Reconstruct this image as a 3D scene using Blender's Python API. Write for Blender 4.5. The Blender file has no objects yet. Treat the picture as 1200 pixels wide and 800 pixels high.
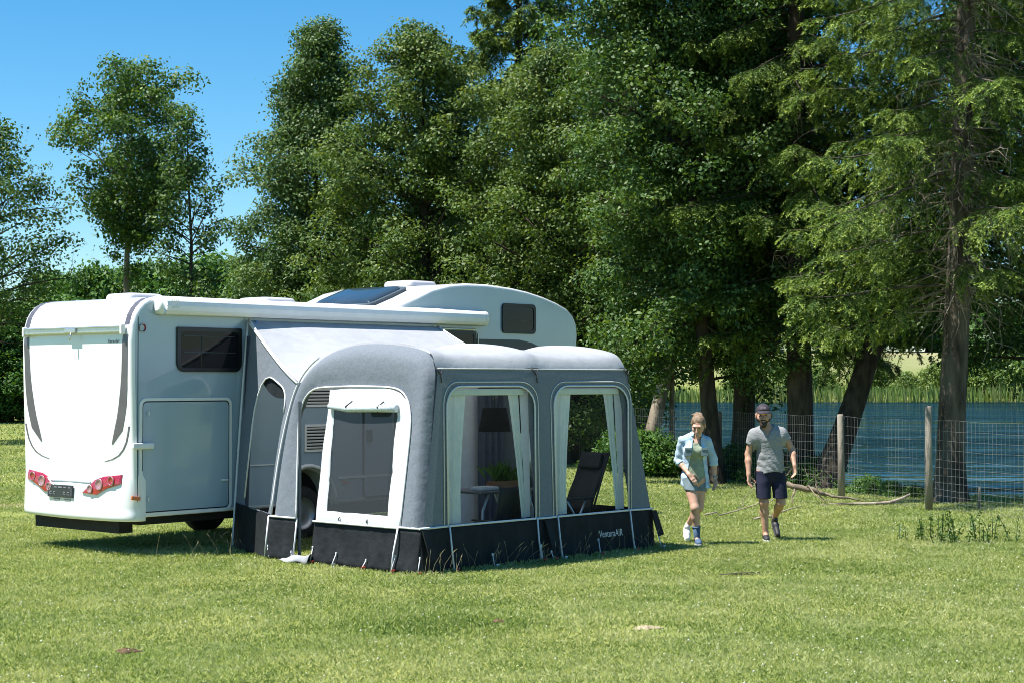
import bpy, bmesh, math, random
import numpy as np
from math import sin, cos, pi, radians, sqrt, atan2
from mathutils import Vector, Matrix

scene = bpy.context.scene
col = scene.collection

# ------------------------------------------------------------------ helpers
def tag(o, label=None, cat=None, group=None, kind=None):
    if label: o['label'] = label
    if cat: o['category'] = cat
    if group: o['group'] = group
    if kind: o['kind'] = kind
    return o

def empty(name, loc=(0, 0, 0), rz=0.0, label=None, cat=None, group=None):
    o = bpy.data.objects.new(name, None)
    o.location = loc; o.rotation_euler = (0, 0, rz)
    o.empty_display_size = .2
    col.objects.link(o)
    return tag(o, label, cat, group)

def copy_tree(o, parent=None):
    c = o.copy(); col.objects.link(c); c.parent = parent
    for ch in list(o.children):
        copy_tree(ch, c)
    return c

class MB:
    """collects shapes and links them as one mesh object"""
    def __init__(s):
        s.v = []; s.f = []; s.m = []; s.sm = []
    def add(s, verts, faces, mi=0, smooth=False):
        b = len(s.v)
        s.v.extend([tuple(map(float, p)) for p in verts])
        for f in faces:
            s.f.append(tuple(b + i for i in f)); s.m.append(mi); s.sm.append(smooth)
        return s
    def box(s, c, d, mi=0, rot=None):
        x, y, z = (k / 2 for k in d)
        P = [Vector((i * x, j * y, k * z)) for i in (-1, 1) for j in (-1, 1) for k in (-1, 1)]
        if rot: P = [rot @ p for p in P]
        P = [p + Vector(c) for p in P]
        return s.add(P, [(0, 1, 3, 2), (4, 6, 7, 5), (0, 4, 5, 1), (2, 3, 7, 6), (0, 2, 6, 4), (1, 5, 7, 3)], mi)
    def rbox(s, c, d, r=.01, mi=0, rot=None):
        """box with chamfered edges"""
        bm = bmesh.new()
        bmesh.ops.create_cube(bm, size=1)
        for v in bm.verts: v.co = Vector((v.co.x * d[0], v.co.y * d[1], v.co.z * d[2]))
        bmesh.ops.bevel(bm, geom=list(bm.edges), offset=min(r, min(d) * .45), segments=2, profile=.6, affect='EDGES')
        bm.verts.index_update()
        P = [v.co.copy() for v in bm.verts]
        if rot: P = [rot @ p for p in P]
        P = [p + Vector(c) for p in P]
        F = [[v.index for v in f.verts] for f in bm.faces]
        bm.free()
        return s.add(P, F, mi)
    def tube(s, pts, rad, n=8, mi=0, caps=True, smooth=True):
        pts = [Vector(p) for p in pts]
        if not hasattr(rad, '__len__'): rad = [rad] * len(pts)
        V = []; F = []
        prev = None
        for i, p in enumerate(pts):
            a = pts[max(i - 1, 0)]; b = pts[min(i + 1, len(pts) - 1)]
            t = (b - a)
            if t.length < 1e-9: t = Vector((0, 0, 1))
            t.normalize()
            if prev is None:
                u = t.orthogonal().normalized()
            else:
                u = prev - t * prev.dot(t)
                if u.length < 1e-6: u = t.orthogonal()
                u.normalize()
            prev = u
            w = t.cross(u)
            for k in range(n):
                a_ = 2 * pi * k / n
                V.append(p + (u * cos(a_) + w * sin(a_)) * rad[i])
        for i in range(len(pts) - 1):
            for k in range(n):
                k2 = (k + 1) % n
                F.append((i * n + k, i * n + k2, (i + 1) * n + k2, (i + 1) * n + k))
        s.add(V, F, mi, smooth)
        if caps:
            s.add([], [], mi)
            b = len(s.v) - len(V)
            s.f.append(tuple(b + k for k in reversed(range(n)))); s.m.append(mi); s.sm.append(False)
            e = b + (len(pts) - 1) * n
            s.f.append(tuple(e + k for k in range(n))); s.m.append(mi); s.sm.append(False)
        return s
    def grid(s, P, mi=0, smooth=True, closed=False):
        """P: rows of points"""
        r = len(P); c = len(P[0]); V = [p for row in P for p in row]; F = []
        for i in range(r - 1):
            for j in range(c - 1 if not closed else c):
                j2 = (j + 1) % c
                F.append((i * c + j, i * c + j2, (i + 1) * c + j2, (i + 1) * c + j))
        return s.add(V, F, mi, smooth)
    def prism(s, pts, to3, d0, d1, mi=0):
        """polygon pts (2-D) lifted by to3(a, b, depth) between two depths"""
        n = len(pts)
        V = [to3(a, b, d0) for a, b in pts] + [to3(a, b, d1) for a, b in pts]
        F = [tuple(range(n)), tuple(reversed(range(n, 2 * n)))]
        F += [(i, i + n, (i + 1) % n + n, (i + 1) % n) for i in range(n)]
        return s.add(V, F, mi)
    def ring(s, outer, inner, to3, d0, d1, mi=0):
        n = len(outer)
        V = [to3(a, b, d0) for a, b in outer] + [to3(a, b, d0) for a, b in inner] + \
            [to3(a, b, d1) for a, b in outer] + [to3(a, b, d1) for a, b in inner]
        F = []
        for i in range(n):
            j = (i + 1) % n
            F += [(i, j, n + j, n + i), (2 * n + i, 3 * n + i, 3 * n + j, 2 * n + j),
                  (i, 2 * n + i, 2 * n + j, j), (n + i, n + j, 3 * n + j, 3 * n + i)]
        return s.add(V, F, mi)
    def lathe(s, prof, n=24, axis=None, c=(0, 0, 0), mi=0, smooth=True):
        """prof: (radius, height) list; axis matrix maps z to the axis"""
        V = []; F = []
        for r, h in prof:
            for k in range(n):
                a = 2 * pi * k / n
                p = Vector((r * cos(a), r * sin(a), h))
                if axis: p = axis @ p
                V.append(p + Vector(c))
        for i in range(len(prof) - 1):
            for k in range(n):
                k2 = (k + 1) % n
                F.append((i * n + k, i * n + k2, (i + 1) * n + k2, (i + 1) * n + k))
        return s.add(V, F, mi, smooth)
    def build(s, name, mats, parent=None, fix=True):
        me = bpy.data.meshes.new(name)
        me.from_pydata(s.v, [], s.f)
        if not isinstance(mats, (list, tuple)): mats = [mats]
        for m in mats: me.materials.append(m)
        me.polygons.foreach_set('material_index', s.m)
        me.polygons.foreach_set('use_smooth', s.sm)
        if fix:
            bm = bmesh.new(); bm.from_mesh(me)
            bmesh.ops.recalc_face_normals(bm, faces=list(bm.faces))
            bm.to_mesh(me); bm.free()
        me.update()
        o = bpy.data.objects.new(name, me); col.objects.link(o)
        o.parent = parent
        return o

def np_mesh(name, V, Q, mat, parent=None, attr=None, smooth=False, k=4):
    """fast mesh from numpy verts (n,3) and faces (m,k); attr: per-face float 'tint'"""
    me = bpy.data.meshes.new(name)
    V = np.ascontiguousarray(V, dtype=np.float32); Q = np.ascontiguousarray(Q, dtype=np.int32)
    me.vertices.add(len(V)); me.vertices.foreach_set('co', V.ravel())
    m = len(Q)
    me.loops.add(m * k); me.loops.foreach_set('vertex_index', Q.ravel())
    me.polygons.add(m)
    me.polygons.foreach_set('loop_start', np.arange(0, m * k, k, dtype=np.int32))
    if smooth: me.polygons.foreach_set('use_smooth', np.ones(m, dtype=bool))
    me.update(calc_edges=True)
    if attr is not None:
        a = me.attributes.new('tint', 'FLOAT', 'FACE')
        a.data.foreach_set('value', np.ascontiguousarray(attr, dtype=np.float32))
    for mm in (mat if isinstance(mat, (list, tuple)) else [mat]): me.materials.append(mm)
    o = bpy.data.objects.new(name, me); col.objects.link(o); o.parent = parent
    return o

_vn = np.random.RandomState(7).rand(256, 256)
def vnoise(x, y, sc=1.0, o=0):
    x = np.asarray(x) * sc + 17.3 * o; y = np.asarray(y) * sc + 5.7 * o
    xi = np.floor(x).astype(int); yi = np.floor(y).astype(int)
    fx = x - xi; fy = y - yi
    fx = fx * fx * (3 - 2 * fx); fy = fy * fy * (3 - 2 * fy)
    a = _vn[xi % 256, yi % 256]; b = _vn[(xi + 1) % 256, yi % 256]
    c = _vn[xi % 256, (yi + 1) % 256]; d = _vn[(xi + 1) % 256, (yi + 1) % 256]
    return (a * (1 - fx) + b * fx) * (1 - fy) + (c * (1 - fx) + d * fx) * fy
def fbm(x, y, sc=1.0, o=0):
    return (vnoise(x, y, sc, o) * .5 + vnoise(x, y, sc * 2.1, o + 1) * .3 + vnoise(x, y, sc * 4.3, o + 2) * .2)

def rrect(x0, x1, z0, z1, r, n=5):
    """rounded rectangle outline; r may be (bl, br, tr, tl)"""
    if not hasattr(r, '__len__'): r = (r,) * 4
    P = []
    for (cx, cz, rr, a0) in ((x0, z0, r[0], pi), (x1, z0, r[1], 1.5 * pi), (x1, z1, r[2], 0), (x0, z1, r[3], .5 * pi)):
        sx = 1 if cx == x0 else -1; sz = 1 if cz == z0 else -1
        for k in range(n + 1):
            a = a0 + .5 * pi * k / n
            P.append((cx + sx * rr + rr * cos(a), cz + sz * rr + rr * sin(a)))
    return P

# ------------------------------------------------------------------ materials
def _new(name):
    m = bpy.data.materials.new(name); m.use_nodes = True
    nt = m.node_tree; nt.nodes.clear()
    out = nt.nodes.new('ShaderNodeOutputMaterial')
    return m, nt, out

def mat(name, c1, c2=None, scale=6.0, rough=.5, bump=0.0, bscale=40.0, metal=0.0, coat=0.0, spec=.5, transl=0.0, stretch=None, detail=5):
    m, nt, out = _new(name)
    N = nt.nodes; L = nt.links
    p = N.new('ShaderNodeBsdfPrincipled')
    p.inputs['Roughness'].default_value = rough; p.inputs['Metallic'].default_value = metal
    p.inputs['Coat Weight'].default_value = coat; p.inputs['Coat Roughness'].default_value = .07
    p.inputs['Specular IOR Level'].default_value = spec
    tc = N.new('ShaderNodeTexCoord')
    vec = tc.outputs['Object']
    if stretch:
        mp = N.new('ShaderNodeMapping'); mp.inputs['Scale'].default_value = stretch
        L.new(vec, mp.inputs['Vector']); vec = mp.outputs['Vector']
    c2 = c2 or tuple(k * .88 for k in c1)
    nz = N.new('ShaderNodeTexNoise'); nz.inputs['Scale'].default_value = scale; nz.inputs['Detail'].default_value = detail
    L.new(vec, nz.inputs['Vector'])
    rp = N.new('ShaderNodeValToRGB')
    rp.color_ramp.elements[0].position = .35; rp.color_ramp.elements[1].position = .65
    rp.color_ramp.elements[0].color = (*c1, 1); rp.color_ramp.elements[1].color = (*c2, 1)
    L.new(nz.outputs['Fac'], rp.inputs['Fac']); L.new(rp.outputs['Color'], p.inputs['Base Color'])
    if bump:
        n2 = N.new('ShaderNodeTexNoise'); n2.inputs['Scale'].default_value = bscale; n2.inputs['Detail'].default_value = 4
        L.new(vec, n2.inputs['Vector'])
        b = N.new('ShaderNodeBump'); b.inputs['Strength'].default_value = bump; b.inputs['Distance'].default_value = .02
        L.new(n2.outputs['Fac'], b.inputs['Height']); L.new(b.outputs['Normal'], p.inputs['Normal'])
    s = p.outputs[0]
    if transl:
        t = N.new('ShaderNodeBsdfTranslucent'); L.new(rp.outputs['Color'], t.inputs['Color'])
        mx = N.new('ShaderNodeMixShader'); mx.inputs[0].default_value = transl
        L.new(s, mx.inputs[1]); L.new(t.outputs[0], mx.inputs[2]); s = mx.outputs[0]
    L.new(s, out.inputs['Surface'])
    return m

def clear_mat(name, tint, keep, rough=.03):
    """thin transparent foil or mesh: part of the light passes, the rest is a glossy surface"""
    m, nt, out = _new(name); N = nt.nodes; L = nt.links
    t = N.new('ShaderNodeBsdfTransparent'); t.inputs['Color'].default_value = (*tint, 1)
    g = N.new('ShaderNodeBsdfPrincipled'); g.inputs['Base Color'].default_value = (.05, .06, .07, 1)
    g.inputs['Roughness'].default_value = rough
    nz = N.new('ShaderNodeTexNoise'); nz.inputs['Scale'].default_value = 3
    b = N.new('ShaderNodeBump'); b.inputs['Strength'].default_value = .15; L.new(nz.outputs['Fac'], b.inputs['Height'])
    L.new(b.outputs['Normal'], g.inputs['Normal'])
    mx = N.new('ShaderNodeMixShader'); mx.inputs[0].default_value = keep
    L.new(t.outputs[0], mx.inputs[1]); L.new(g.outputs[0], mx.inputs[2]); L.new(mx.outputs[0], out.inputs['Surface'])
    return m

def leaf_mat(name, dark, mid, light, transl=.3, rough=.45, spec=.5, tcol=None):
    m, nt, out = _new(name); N = nt.nodes; L = nt.links
    at = N.new('ShaderNodeAttribute'); at.attribute_name = 'tint'
    rp = N.new('ShaderNodeValToRGB'); e = rp.color_ramp.elements
    e[0].position = 0; e[0].color = (*dark, 1); e[1].position = 1; e[1].color = (*light, 1)
    k = e.new(.5); k.color = (*mid, 1)
    L.new(at.outputs['Fac'], rp.inputs['Fac'])
    p = N.new('ShaderNodeBsdfPrincipled'); p.inputs['Roughness'].default_value = rough
    p.inputs['Specular IOR Level'].default_value = spec
    L.new(rp.outputs['Color'], p.inputs['Base Color'])
    t = N.new('ShaderNodeBsdfTranslucent')
    hs = N.new('ShaderNodeMix'); hs.data_type = 'RGBA'; hs.blend_type = 'MULTIPLY'; hs.inputs[0].default_value = 1
    L.new(rp.outputs['Color'], hs.inputs[6]); hs.inputs[7].default_value = (*(tcol or (1.5, 1.4, .5)), 1)
    L.new(hs.outputs[2], t.inputs['Color'])
    mx = N.new('ShaderNodeMixShader'); mx.inputs[0].default_value = transl
    L.new(p.outputs[0], mx.inputs[1]); L.new(t.outputs[0], mx.inputs[2]); L.new(mx.outputs[0], out.inputs['Surface'])
    return m

# ------------------------------------------------------------------ camera, light, sky
cam_d = bpy.data.cameras.new('camera'); cam = bpy.data.objects.new('camera', cam_d); col.objects.link(cam)
cam.location = (0, 0, 2.1); cam.rotation_euler = (radians(90) + math.atan(45 / 2000), 0, 0)
cam_d.lens = 60.0; cam_d.sensor_width = 36; cam_d.clip_end = 3000; cam_d.clip_start = .1
scene.camera = cam

SUN = Vector((-.43, -.12, .90)).normalized()
sd = bpy.data.lights.new('sun', 'SUN'); so = bpy.data.objects.new('sun', sd); col.objects.link(so)
sd.energy = 5.0; sd.angle = radians(.53); sd.color = (1, .96, .9)
so.rotation_euler = (-SUN).to_track_quat('-Z', 'Y').to_euler(); so.location = (-20, -10, 40)

w = bpy.data.worlds.new('World'); scene.world = w; w.use_nodes = True
nt = w.node_tree
bg = nt.nodes['Background']; bg.inputs['Strength'].default_value = .07
sky = nt.nodes.new('ShaderNodeTexSky'); sky.sky_type = 'NISHITA'; sky.sun_disc = False
sky.sun_elevation = math.asin(SUN.z); sky.sun_rotation = atan2(SUN.x, SUN.y)
sky.air_density = 1.0; sky.dust_density = 0; sky.ozone_density = 3.0; sky.altitude = 0
hsv = nt.nodes.new('ShaderNodeHueSaturation'); hsv.inputs['Saturation'].default_value = 1.36; hsv.inputs['Hue'].default_value = .487
tn = nt.nodes.new('ShaderNodeMix'); tn.data_type = 'RGBA'; tn.blend_type = 'MULTIPLY'; tn.inputs[0].default_value = 1; tn.inputs[7].default_value = (.80, .93, 1.04, 1)
nt.links.new(sky.outputs[0], hsv.inputs['Color']); nt.links.new(hsv.outputs[0], tn.inputs[6]); nt.links.new(tn.outputs[2], bg.inputs['Color'])

scene.view_settings.view_transform = 'Standard'; scene.view_settings.look = 'None'
scene.view_settings.exposure = 1.15; scene.view_settings.gamma = 1
scene.cycles.max_bounces = 7; scene.cycles.diffuse_bounces = 2; scene.cycles.glossy_bounces = 3
scene.cycles.transmission_bounces = 4; scene.cycles.transparent_max_bounces = 12
scene.cycles.sample_clamp_indirect = 6; scene.cycles.filter_width = .95

# ------------------------------------------------------------------ terrain
LAKE = np.array([(90, 26), (40, 27.5), (14, 29.6), (10, 30.2), (8.6, 31.4), (7.4, 34), (6.3, 37), (5.2, 40.5), (3.6, 45), (1, 50), (-5, 57), (-14, 70),
                 (-27, 96), (-38, 140), (-40, 180), (-25, 203), (0, 207), (40, 205), (80, 209), (140, 203), (220, 190), (260, 120), (200, 40)], float)
WATER_Z = -.55
def lake_sd(x, y):
    """signed distance to the lake outline, negative inside"""
    x = np.asarray(x, float); y = np.asarray(y, float)
    d = np.full(x.shape, 1e9); ins = np.zeros(x.shape, bool)
    n = len(LAKE)
    for i in range(n):
        ax, ay = LAKE[i]; bx, by = LAKE[(i + 1) % n]
        ex, ey = bx - ax, by - ay
        t = np.clip(((x - ax) * ex + (y - ay) * ey) / (ex * ex + ey * ey), 0, 1)
        d = np.minimum(d, np.hypot(x - ax - t * ex, y - ay - t * ey))
        c = ((ay > y) != (by > y)) & (x < (bx - ax) * (y - ay) / (by - ay + 1e-12) + ax)
        ins ^= c
    return np.where(ins, -d, d)
def terrain(x, y):
    x = np.asarray(x, float); y = np.asarray(y, float)
    d = lake_sd(x, y) + (vnoise(x, y, .8, 3) - .5) * .5
    s = np.clip((d + 1.2) / 2.2, 0, 1); s = s * s * (3 - 2 * s)
    z = -1.6 + 1.6 * s
    far = np.clip((y - 212) / 90, 0, 1)
    z = z + far * far * (3 - 2 * far) * (6.5 + 3 * (vnoise(x, y, .012, 5) - .5)) + np.clip((y - 300) / 300, 0, 1) * 5
    z = z + np.clip((y - 13) / 40, 0, 1) * (fbm(x, y, .18, 9) - .5) * .12 * s
    return z

xs = np.unique(np.concatenate([np.linspace(-420, -40, 60), np.linspace(-40, -6, 50), np.linspace(-6, 16, 90), np.linspace(16, 60, 50), np.linspace(60, 420, 70)]))
ys = np.unique(np.concatenate([np.linspace(-40, 8, 12), np.linspace(8, 27, 40), np.linspace(27, 62, 120), np.linspace(62, 150, 60), np.linspace(150, 320, 90), np.linspace(320, 900, 30)]))
GX, GY = np.meshgrid(xs, ys, indexing='xy')
GZ = terrain(GX, GY)
V = np.stack([GX, GY, GZ], -1).reshape(-1, 3)
nx = len(xs); ny = len(ys)
I = (np.arange(ny - 1)[:, None] * nx + np.arange(nx - 1)[None, :]).ravel()
Q = np.stack([I, I + 1, I + nx + 1, I + nx], -1)

def ground_mat():
    m, nt, out = _new('meadow_soil'); N = nt.nodes; L = nt.links
    p = N.new('ShaderNodeBsdfPrincipled'); p.inputs['Roughness'].default_value = .95; p.inputs['Specular IOR Level'].default_value = .1
    tc = N.new('ShaderNodeTexCoord')
    def noise(sc, det=5):
        n = N.new('ShaderNodeTexNoise'); n.inputs['Scale'].default_value = sc; n.inputs['Detail'].default_value = det
        L.new(tc.outputs['Object'], n.inputs['Vector']); return n
    n1 = noise(.55); n2 = noise(28, 8); n3 = noise(.02)
    r1 = N.new('ShaderNodeValToRGB'); e = r1.color_ramp.elements
    e[0].position = .35; e[0].color = (.13, .18, .042, 1); e[1].position = .68; e[1].color = (.28, .30, .105, 1)
    L.new(n1.outputs['Fac'], r1.inputs['Fac'])
    r2 = N.new('ShaderNodeValToRGB'); e = r2.color_ramp.elements
    e[0].position = .3; e[0].color = (.5, .5, .42, 1); e[1].position = .7; e[1].color = (1.15, 1.12, 1.0, 1)
    L.new(n2.outputs['Fac'], r2.inputs['Fac'])
    mu = N.new('ShaderNodeMix'); mu.data_type = 'RGBA'; mu.blend_type = 'MULTIPLY'; mu.inputs[0].default_value = 1
    L.new(r1.outputs['Color'], mu.inputs[6]); L.new(r2.outputs['Color'], mu.inputs[7])
    # far bank: dry hay field beyond the reeds
    sp = N.new('ShaderNodeSeparateXYZ'); L.new(tc.outputs['Object'], sp.inputs[0])
    mr = N.new('ShaderNodeMapRange'); mr.inputs['From Min'].default_value = 232; mr.inputs['From Max'].default_value = 265
    L.new(sp.outputs['Y'], mr.inputs['Value'])
    fc = N.new('ShaderNodeValToRGB'); e = fc.color_ramp.elements
    e[0].position = .4; e[0].color = (.25, .24, .125, 1); e[1].position = .62; e[1].color = (.14, .175, .06, 1)
    L.new(n3.outputs['Fac'], fc.inputs['Fac'])
    m2 = N.new('ShaderNodeMix'); m2.data_type = 'RGBA'
    L.new(mr.outputs[0], m2.inputs[0]); L.new(mu.outputs[2], m2.inputs[6]); L.new(fc.outputs['Color'], m2.inputs[7])
    # wet mud on the bank
    mz = N.new('ShaderNodeMapRange'); mz.inputs['From Min'].default_value = -.2; mz.inputs['From Max'].default_value = -.5
    L.new(sp.outputs['Z'], mz.inputs['Value'])
    m3 = N.new('ShaderNodeMix'); m3.data_type = 'RGBA'; m3.inputs[7].default_value = (.05, .05, .03, 1)
    L.new(mz.outputs[0], m3.inputs[0]); L.new(m2.outputs[2], m3.inputs[6])
    L.new(m3.outputs[2], p.inputs['Base Color'])
    b = N.new('ShaderNodeBump'); b.inputs['Strength'].default_value = .5; b.inputs['Distance'].default_value = .03
    L.new(n2.outputs['Fac'], b.inputs['Height']); L.new(b.outputs['Normal'], p.inputs['Normal'])
    L.new(p.outputs[0], out.inputs['Surface'])
    return m
g = np_mesh('meadow_ground', V, Q, ground_mat(), smooth=True); tag(g, kind='structure')

def water_mat():
    m, nt, out = _new('lake_water'); N = nt.nodes; L = nt.links
    p = N.new('ShaderNodeBsdfDiffuse'); p.inputs['Color'].default_value = (.004, .014, .016, 1)
    gl = N.new('ShaderNodeBsdfGlossy'); gl.inputs['Roughness'].default_value = .04; gl.inputs['Color'].default_value = (.85, .95, 1, 1)
    lw = N.new('ShaderNodeLayerWeight'); lw.inputs['Blend'].default_value = .35
    lr = N.new('ShaderNodeMapRange'); lr.inputs['From Min'].default_value = .5; lr.inputs['From Max'].default_value = 1; lr.inputs['To Min'].default_value = .06; lr.inputs['To Max'].default_value = .56
    wm = N.new('ShaderNodeMixShader')
    tc = N.new('ShaderNodeTexCoord')
    h = None
    for sc, st, wgt in (((.13, .6, 1), 1.0, 1.0), ((.5, 1.9, 1), 1.0, .4)):
        mp = N.new('ShaderNodeMapping'); mp.inputs['Scale'].default_value = sc; mp.inputs['Rotation'].default_value = (0, 0, radians(8))
        L.new(tc.outputs['Object'], mp.inputs['Vector'])
        n = N.new('ShaderNodeTexNoise'); n.inputs['Scale'].default_value = st; n.inputs['Detail'].default_value = 3
        L.new(mp.outputs[0], n.inputs['Vector'])
        mm = N.new('ShaderNodeMath'); mm.operation = 'MULTIPLY'; mm.inputs[1].default_value = wgt
        L.new(n.outputs['Fac'], mm.inputs[0])
        if h is None: h = mm.outputs[0]
        else:
            ad = N.new('ShaderNodeMath'); L.new(h, ad.inputs[0]); L.new(mm.outputs[0], ad.inputs[1]); h = ad.outputs[0]
    b = N.new('ShaderNodeBump'); b.inputs['Strength'].default_value = 1.0; b.inputs['Distance'].default_value = 1.7
    # wind lanes: rippled streaks between calmer water
    mp = N.new('ShaderNodeMapping'); mp.inputs['Scale'].default_value = (.035, .22, 1); mp.inputs['Rotation'].default_value = (0, 0, radians(5))
    L.new(tc.outputs['Object'], mp.inputs['Vector'])
    n = N.new('ShaderNodeTexNoise'); n.inputs['Scale'].default_value = 1.0; n.inputs['Detail'].default_value = 4
    L.new(mp.outputs[0], n.inputs['Vector'])
    mr = N.new('ShaderNodeMapRange'); mr.inputs['From Min'].default_value = .36; mr.inputs['From Max'].default_value = .62; mr.inputs['To Min'].default_value = .06; mr.inputs['To Max'].default_value = 1
    L.new(n.outputs['Fac'], mr.inputs['Value']); L.new(mr.outputs[0], b.inputs['Strength'])
    L.new(h, b.inputs['Height'])
    for q in (p, gl, lw): L.new(b.outputs['Normal'], q.inputs['Normal'])
    L.new(lw.outputs['Facing'], lr.inputs['Value']); L.new(lr.outputs[0], wm.inputs[0])
    L.new(p.outputs[0], wm.inputs[1]); L.new(gl.outputs[0], wm.inputs[2]); L.new(wm.outputs[0], out.inputs['Surface'])
    return m
mb = MB()
mb.add([(-60, 24, WATER_Z), (280, 24, WATER_Z), (280, 216, WATER_Z), (-60, 216, WATER_Z)], [(0, 1, 2, 3)])
tag(mb.build('lake_water', water_mat()), kind='structure')
# ------------------------------------------------------------------ grass
R = np.random.RandomState(11)
def blades(x, y, z, h, w, tint, lean=.5, az=None):
    """one curved triangle pair per blade, facing a random way"""
    n = len(x)
    a = R.rand(n) * 2 * pi if az is None else az
    la = R.rand(n) * 2 * pi; lm = R.rand(n) ** 1.3 * lean * h
    dx = np.cos(a) * w * .5; dy = np.sin(a) * w * .5
    V = np.zeros((n, 4, 3))
    V[:, 0] = np.stack([x - dx, y - dy, z], -1); V[:, 1] = np.stack([x + dx, y + dy, z], -1)
    V[:, 2] = np.stack([x + dx * .7 + np.cos(la) * lm * .35, y + dy * .7 + np.sin(la) * lm * .35, z + h * .6], -1)
    V[:, 3] = np.stack([x + np.cos(la) * lm, y + np.sin(la) * lm, z + h * (1 - .3 * (lm / h) ** 2)], -1)
    Q = np.arange(n * 4).reshape(n, 4)
    return V.reshape(-1, 3), Q, tint
def in_box(x, y, o, ang, x0, x1, y0, y1):
    a = radians(ang); dx = x - o[0]; dy = y - o[1]
    u = dx * cos(a) + dy * sin(a); v = -dx * sin(a) + dy * cos(a)
    return (u > x0) & (u < x1) & (v > y0) & (v < y1)
CAMPER_O = (-4.486, 20.3); CAMPER_A = 49.0
TENT_O = (-1.02, 18.5); TENT_A = 47.07
GV = []; GQ = []; GT = []; nb = 0
for (ya, yb, dens, hh, ww) in ((10.8, 14, 4200, .042, .0055), (14, 18, 3000, .045, .0065), (18, 24, 2300, .046, .0068), (24, 33, 1200, .055, .0095),
                               (33, 60, 190, .07, .022), (60, 112, 34, .09, .05)):
    xa = -.335 * yb - .6; xb = min(.335 * yb + .6, 16)
    n = int((xb - xa) * (yb - ya) * dens)
    x = R.rand(n) * (xb - xa) + xa; y = R.rand(n) * (yb - ya) + ya
    k = (np.abs(x) < .318 * y + .5) & (lake_sd(x, y) > .1)
    if yb > 33: k &= (x < .02 * y + 6)
    k &= ~in_box(x, y, TENT_O, TENT_A, .1, 3.9, .1, 2.5)
    p1 = fbm(x, y, .5, 2); p2 = fbm(x, y, 2.3, 6)
    k &= R.rand(n) < .55 + .9 * p2
    x = x[k]; y = y[k]; p1 = p1[k]; p2 = p2[k]; n = len(x)
    lush = np.clip((p1 - .56) * 6, 0, 1)           # greener, longer patches
    near = np.zeros(n)
    for cx, cy, rr in ((-.6, 14.6, .8), (1.25, 14.55, .35), (-1.9, 11.5, .4)):
        near = np.maximum(near, np.clip(1.2 - np.hypot((x - cx) / 1.5, y - cy) / rr, 0, 1))
    lush = np.maximum(lush * .35, near * .8)
    bare = np.zeros(n)
    for cx, cy, rr in ((-2.98, 13.25, .16), (1.14, 14.5, .22), (1.35, 14.1, .15), (-7.6, 26.5, .8), (-.15, 14.9, .1), (2.6, 18.2, .2)):
        bare = np.maximum(bare, np.clip(1.3 - np.hypot((x - cx) / 1.6, y - cy) / rr, 0, 1))
    kk = R.rand(n) > bare * .9
    x = x[kk]; y = y[kk]; p1 = p1[kk]; p2 = p2[kk]; lush = lush[kk]; n = len(x)
    d = lake_sd(x, y)
    tall = 1 + .35 * lush + np.clip(1.6 - d, 0, 1.2) * 1.5
    # taller uncut fringe along the tent and under the motorhome
    fr = in_box(x, y, TENT_O, TENT_A, -.12, 4.3, -.14, .12) | in_box(x, y, CAMPER_O, CAMPER_A, 0, 7, -.5, 2.4)
    tall = np.where(fr, tall * 1.6, tall)
    t = np.clip(.62 - .36 * lush + (p2 - .5) * .9 + R.randn(n) * .2, 0, 1)
    t = np.where(R.rand(n) < .10, 1.0, t)
    v, q, t = blades(x, y, terrain(x, y) - .004, hh * .66 * (.6 + .8 * R.rand(n)) * tall, ww * (.7 + .6 * R.rand(n)), t, lean=1.1)
    GV.append(v); GQ.append(q + nb); nb += len(v); GT.append(t)
grass_m = leaf_mat('grass_blades', (.10, .165, .037), (.23, .29, .08), (.47, .485, .255), transl=.35, rough=.5, spec=.3, tcol=(1.3, 1.3, .6))
go = np_mesh('grass', np.concatenate(GV), np.concatenate(GQ), grass_m, attr=np.concatenate(GT)); tag(go, kind='stuff')

# white clover heads and pale dead leaves lying in the turf
n = 1000
y = 10.8 + 14 * R.rand(n) ** 1.2; x = (R.rand(n) * 2 - 1) * (.32 * y)
k = fbm(x, y, .7, 12) + .25 * R.rand(n) + .12 * (x > 1) > .62
x = x[k]; y = y[k]; n = len(x); k = ~in_box(x, y, TENT_O, TENT_A, -.2, 4.3, -.2, 2.8); x = x[k]; y = y[k]; n = len(x)
r = .004 + .006 * R.rand(n); z0 = .025 + .03 * R.rand(n)
base = np.array([(1, 0, 0), (0, 1, 0), (-1, 0, 0), (0, -1, 0), (0, 0, 1), (0, 0, -1)], float)
V = np.stack([x, y, z0], -1)[:, None, :] + base[None] * r[:, None, None]
F = np.array([(0, 1, 4), (1, 2, 4), (2, 3, 4), (3, 0, 4), (1, 0, 5), (2, 1, 5), (3, 2, 5), (0, 3, 5)])
Q = (np.arange(n) * 6)[:, None, None] + F[None]
tag(np_mesh('clover_flowers', V.reshape(-1, 3), Q.reshape(-1, 3), mat('clover_white', (.7, .7, .62), (.5, .48, .38), 30, .8), k=3), kind='stuff')

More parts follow.
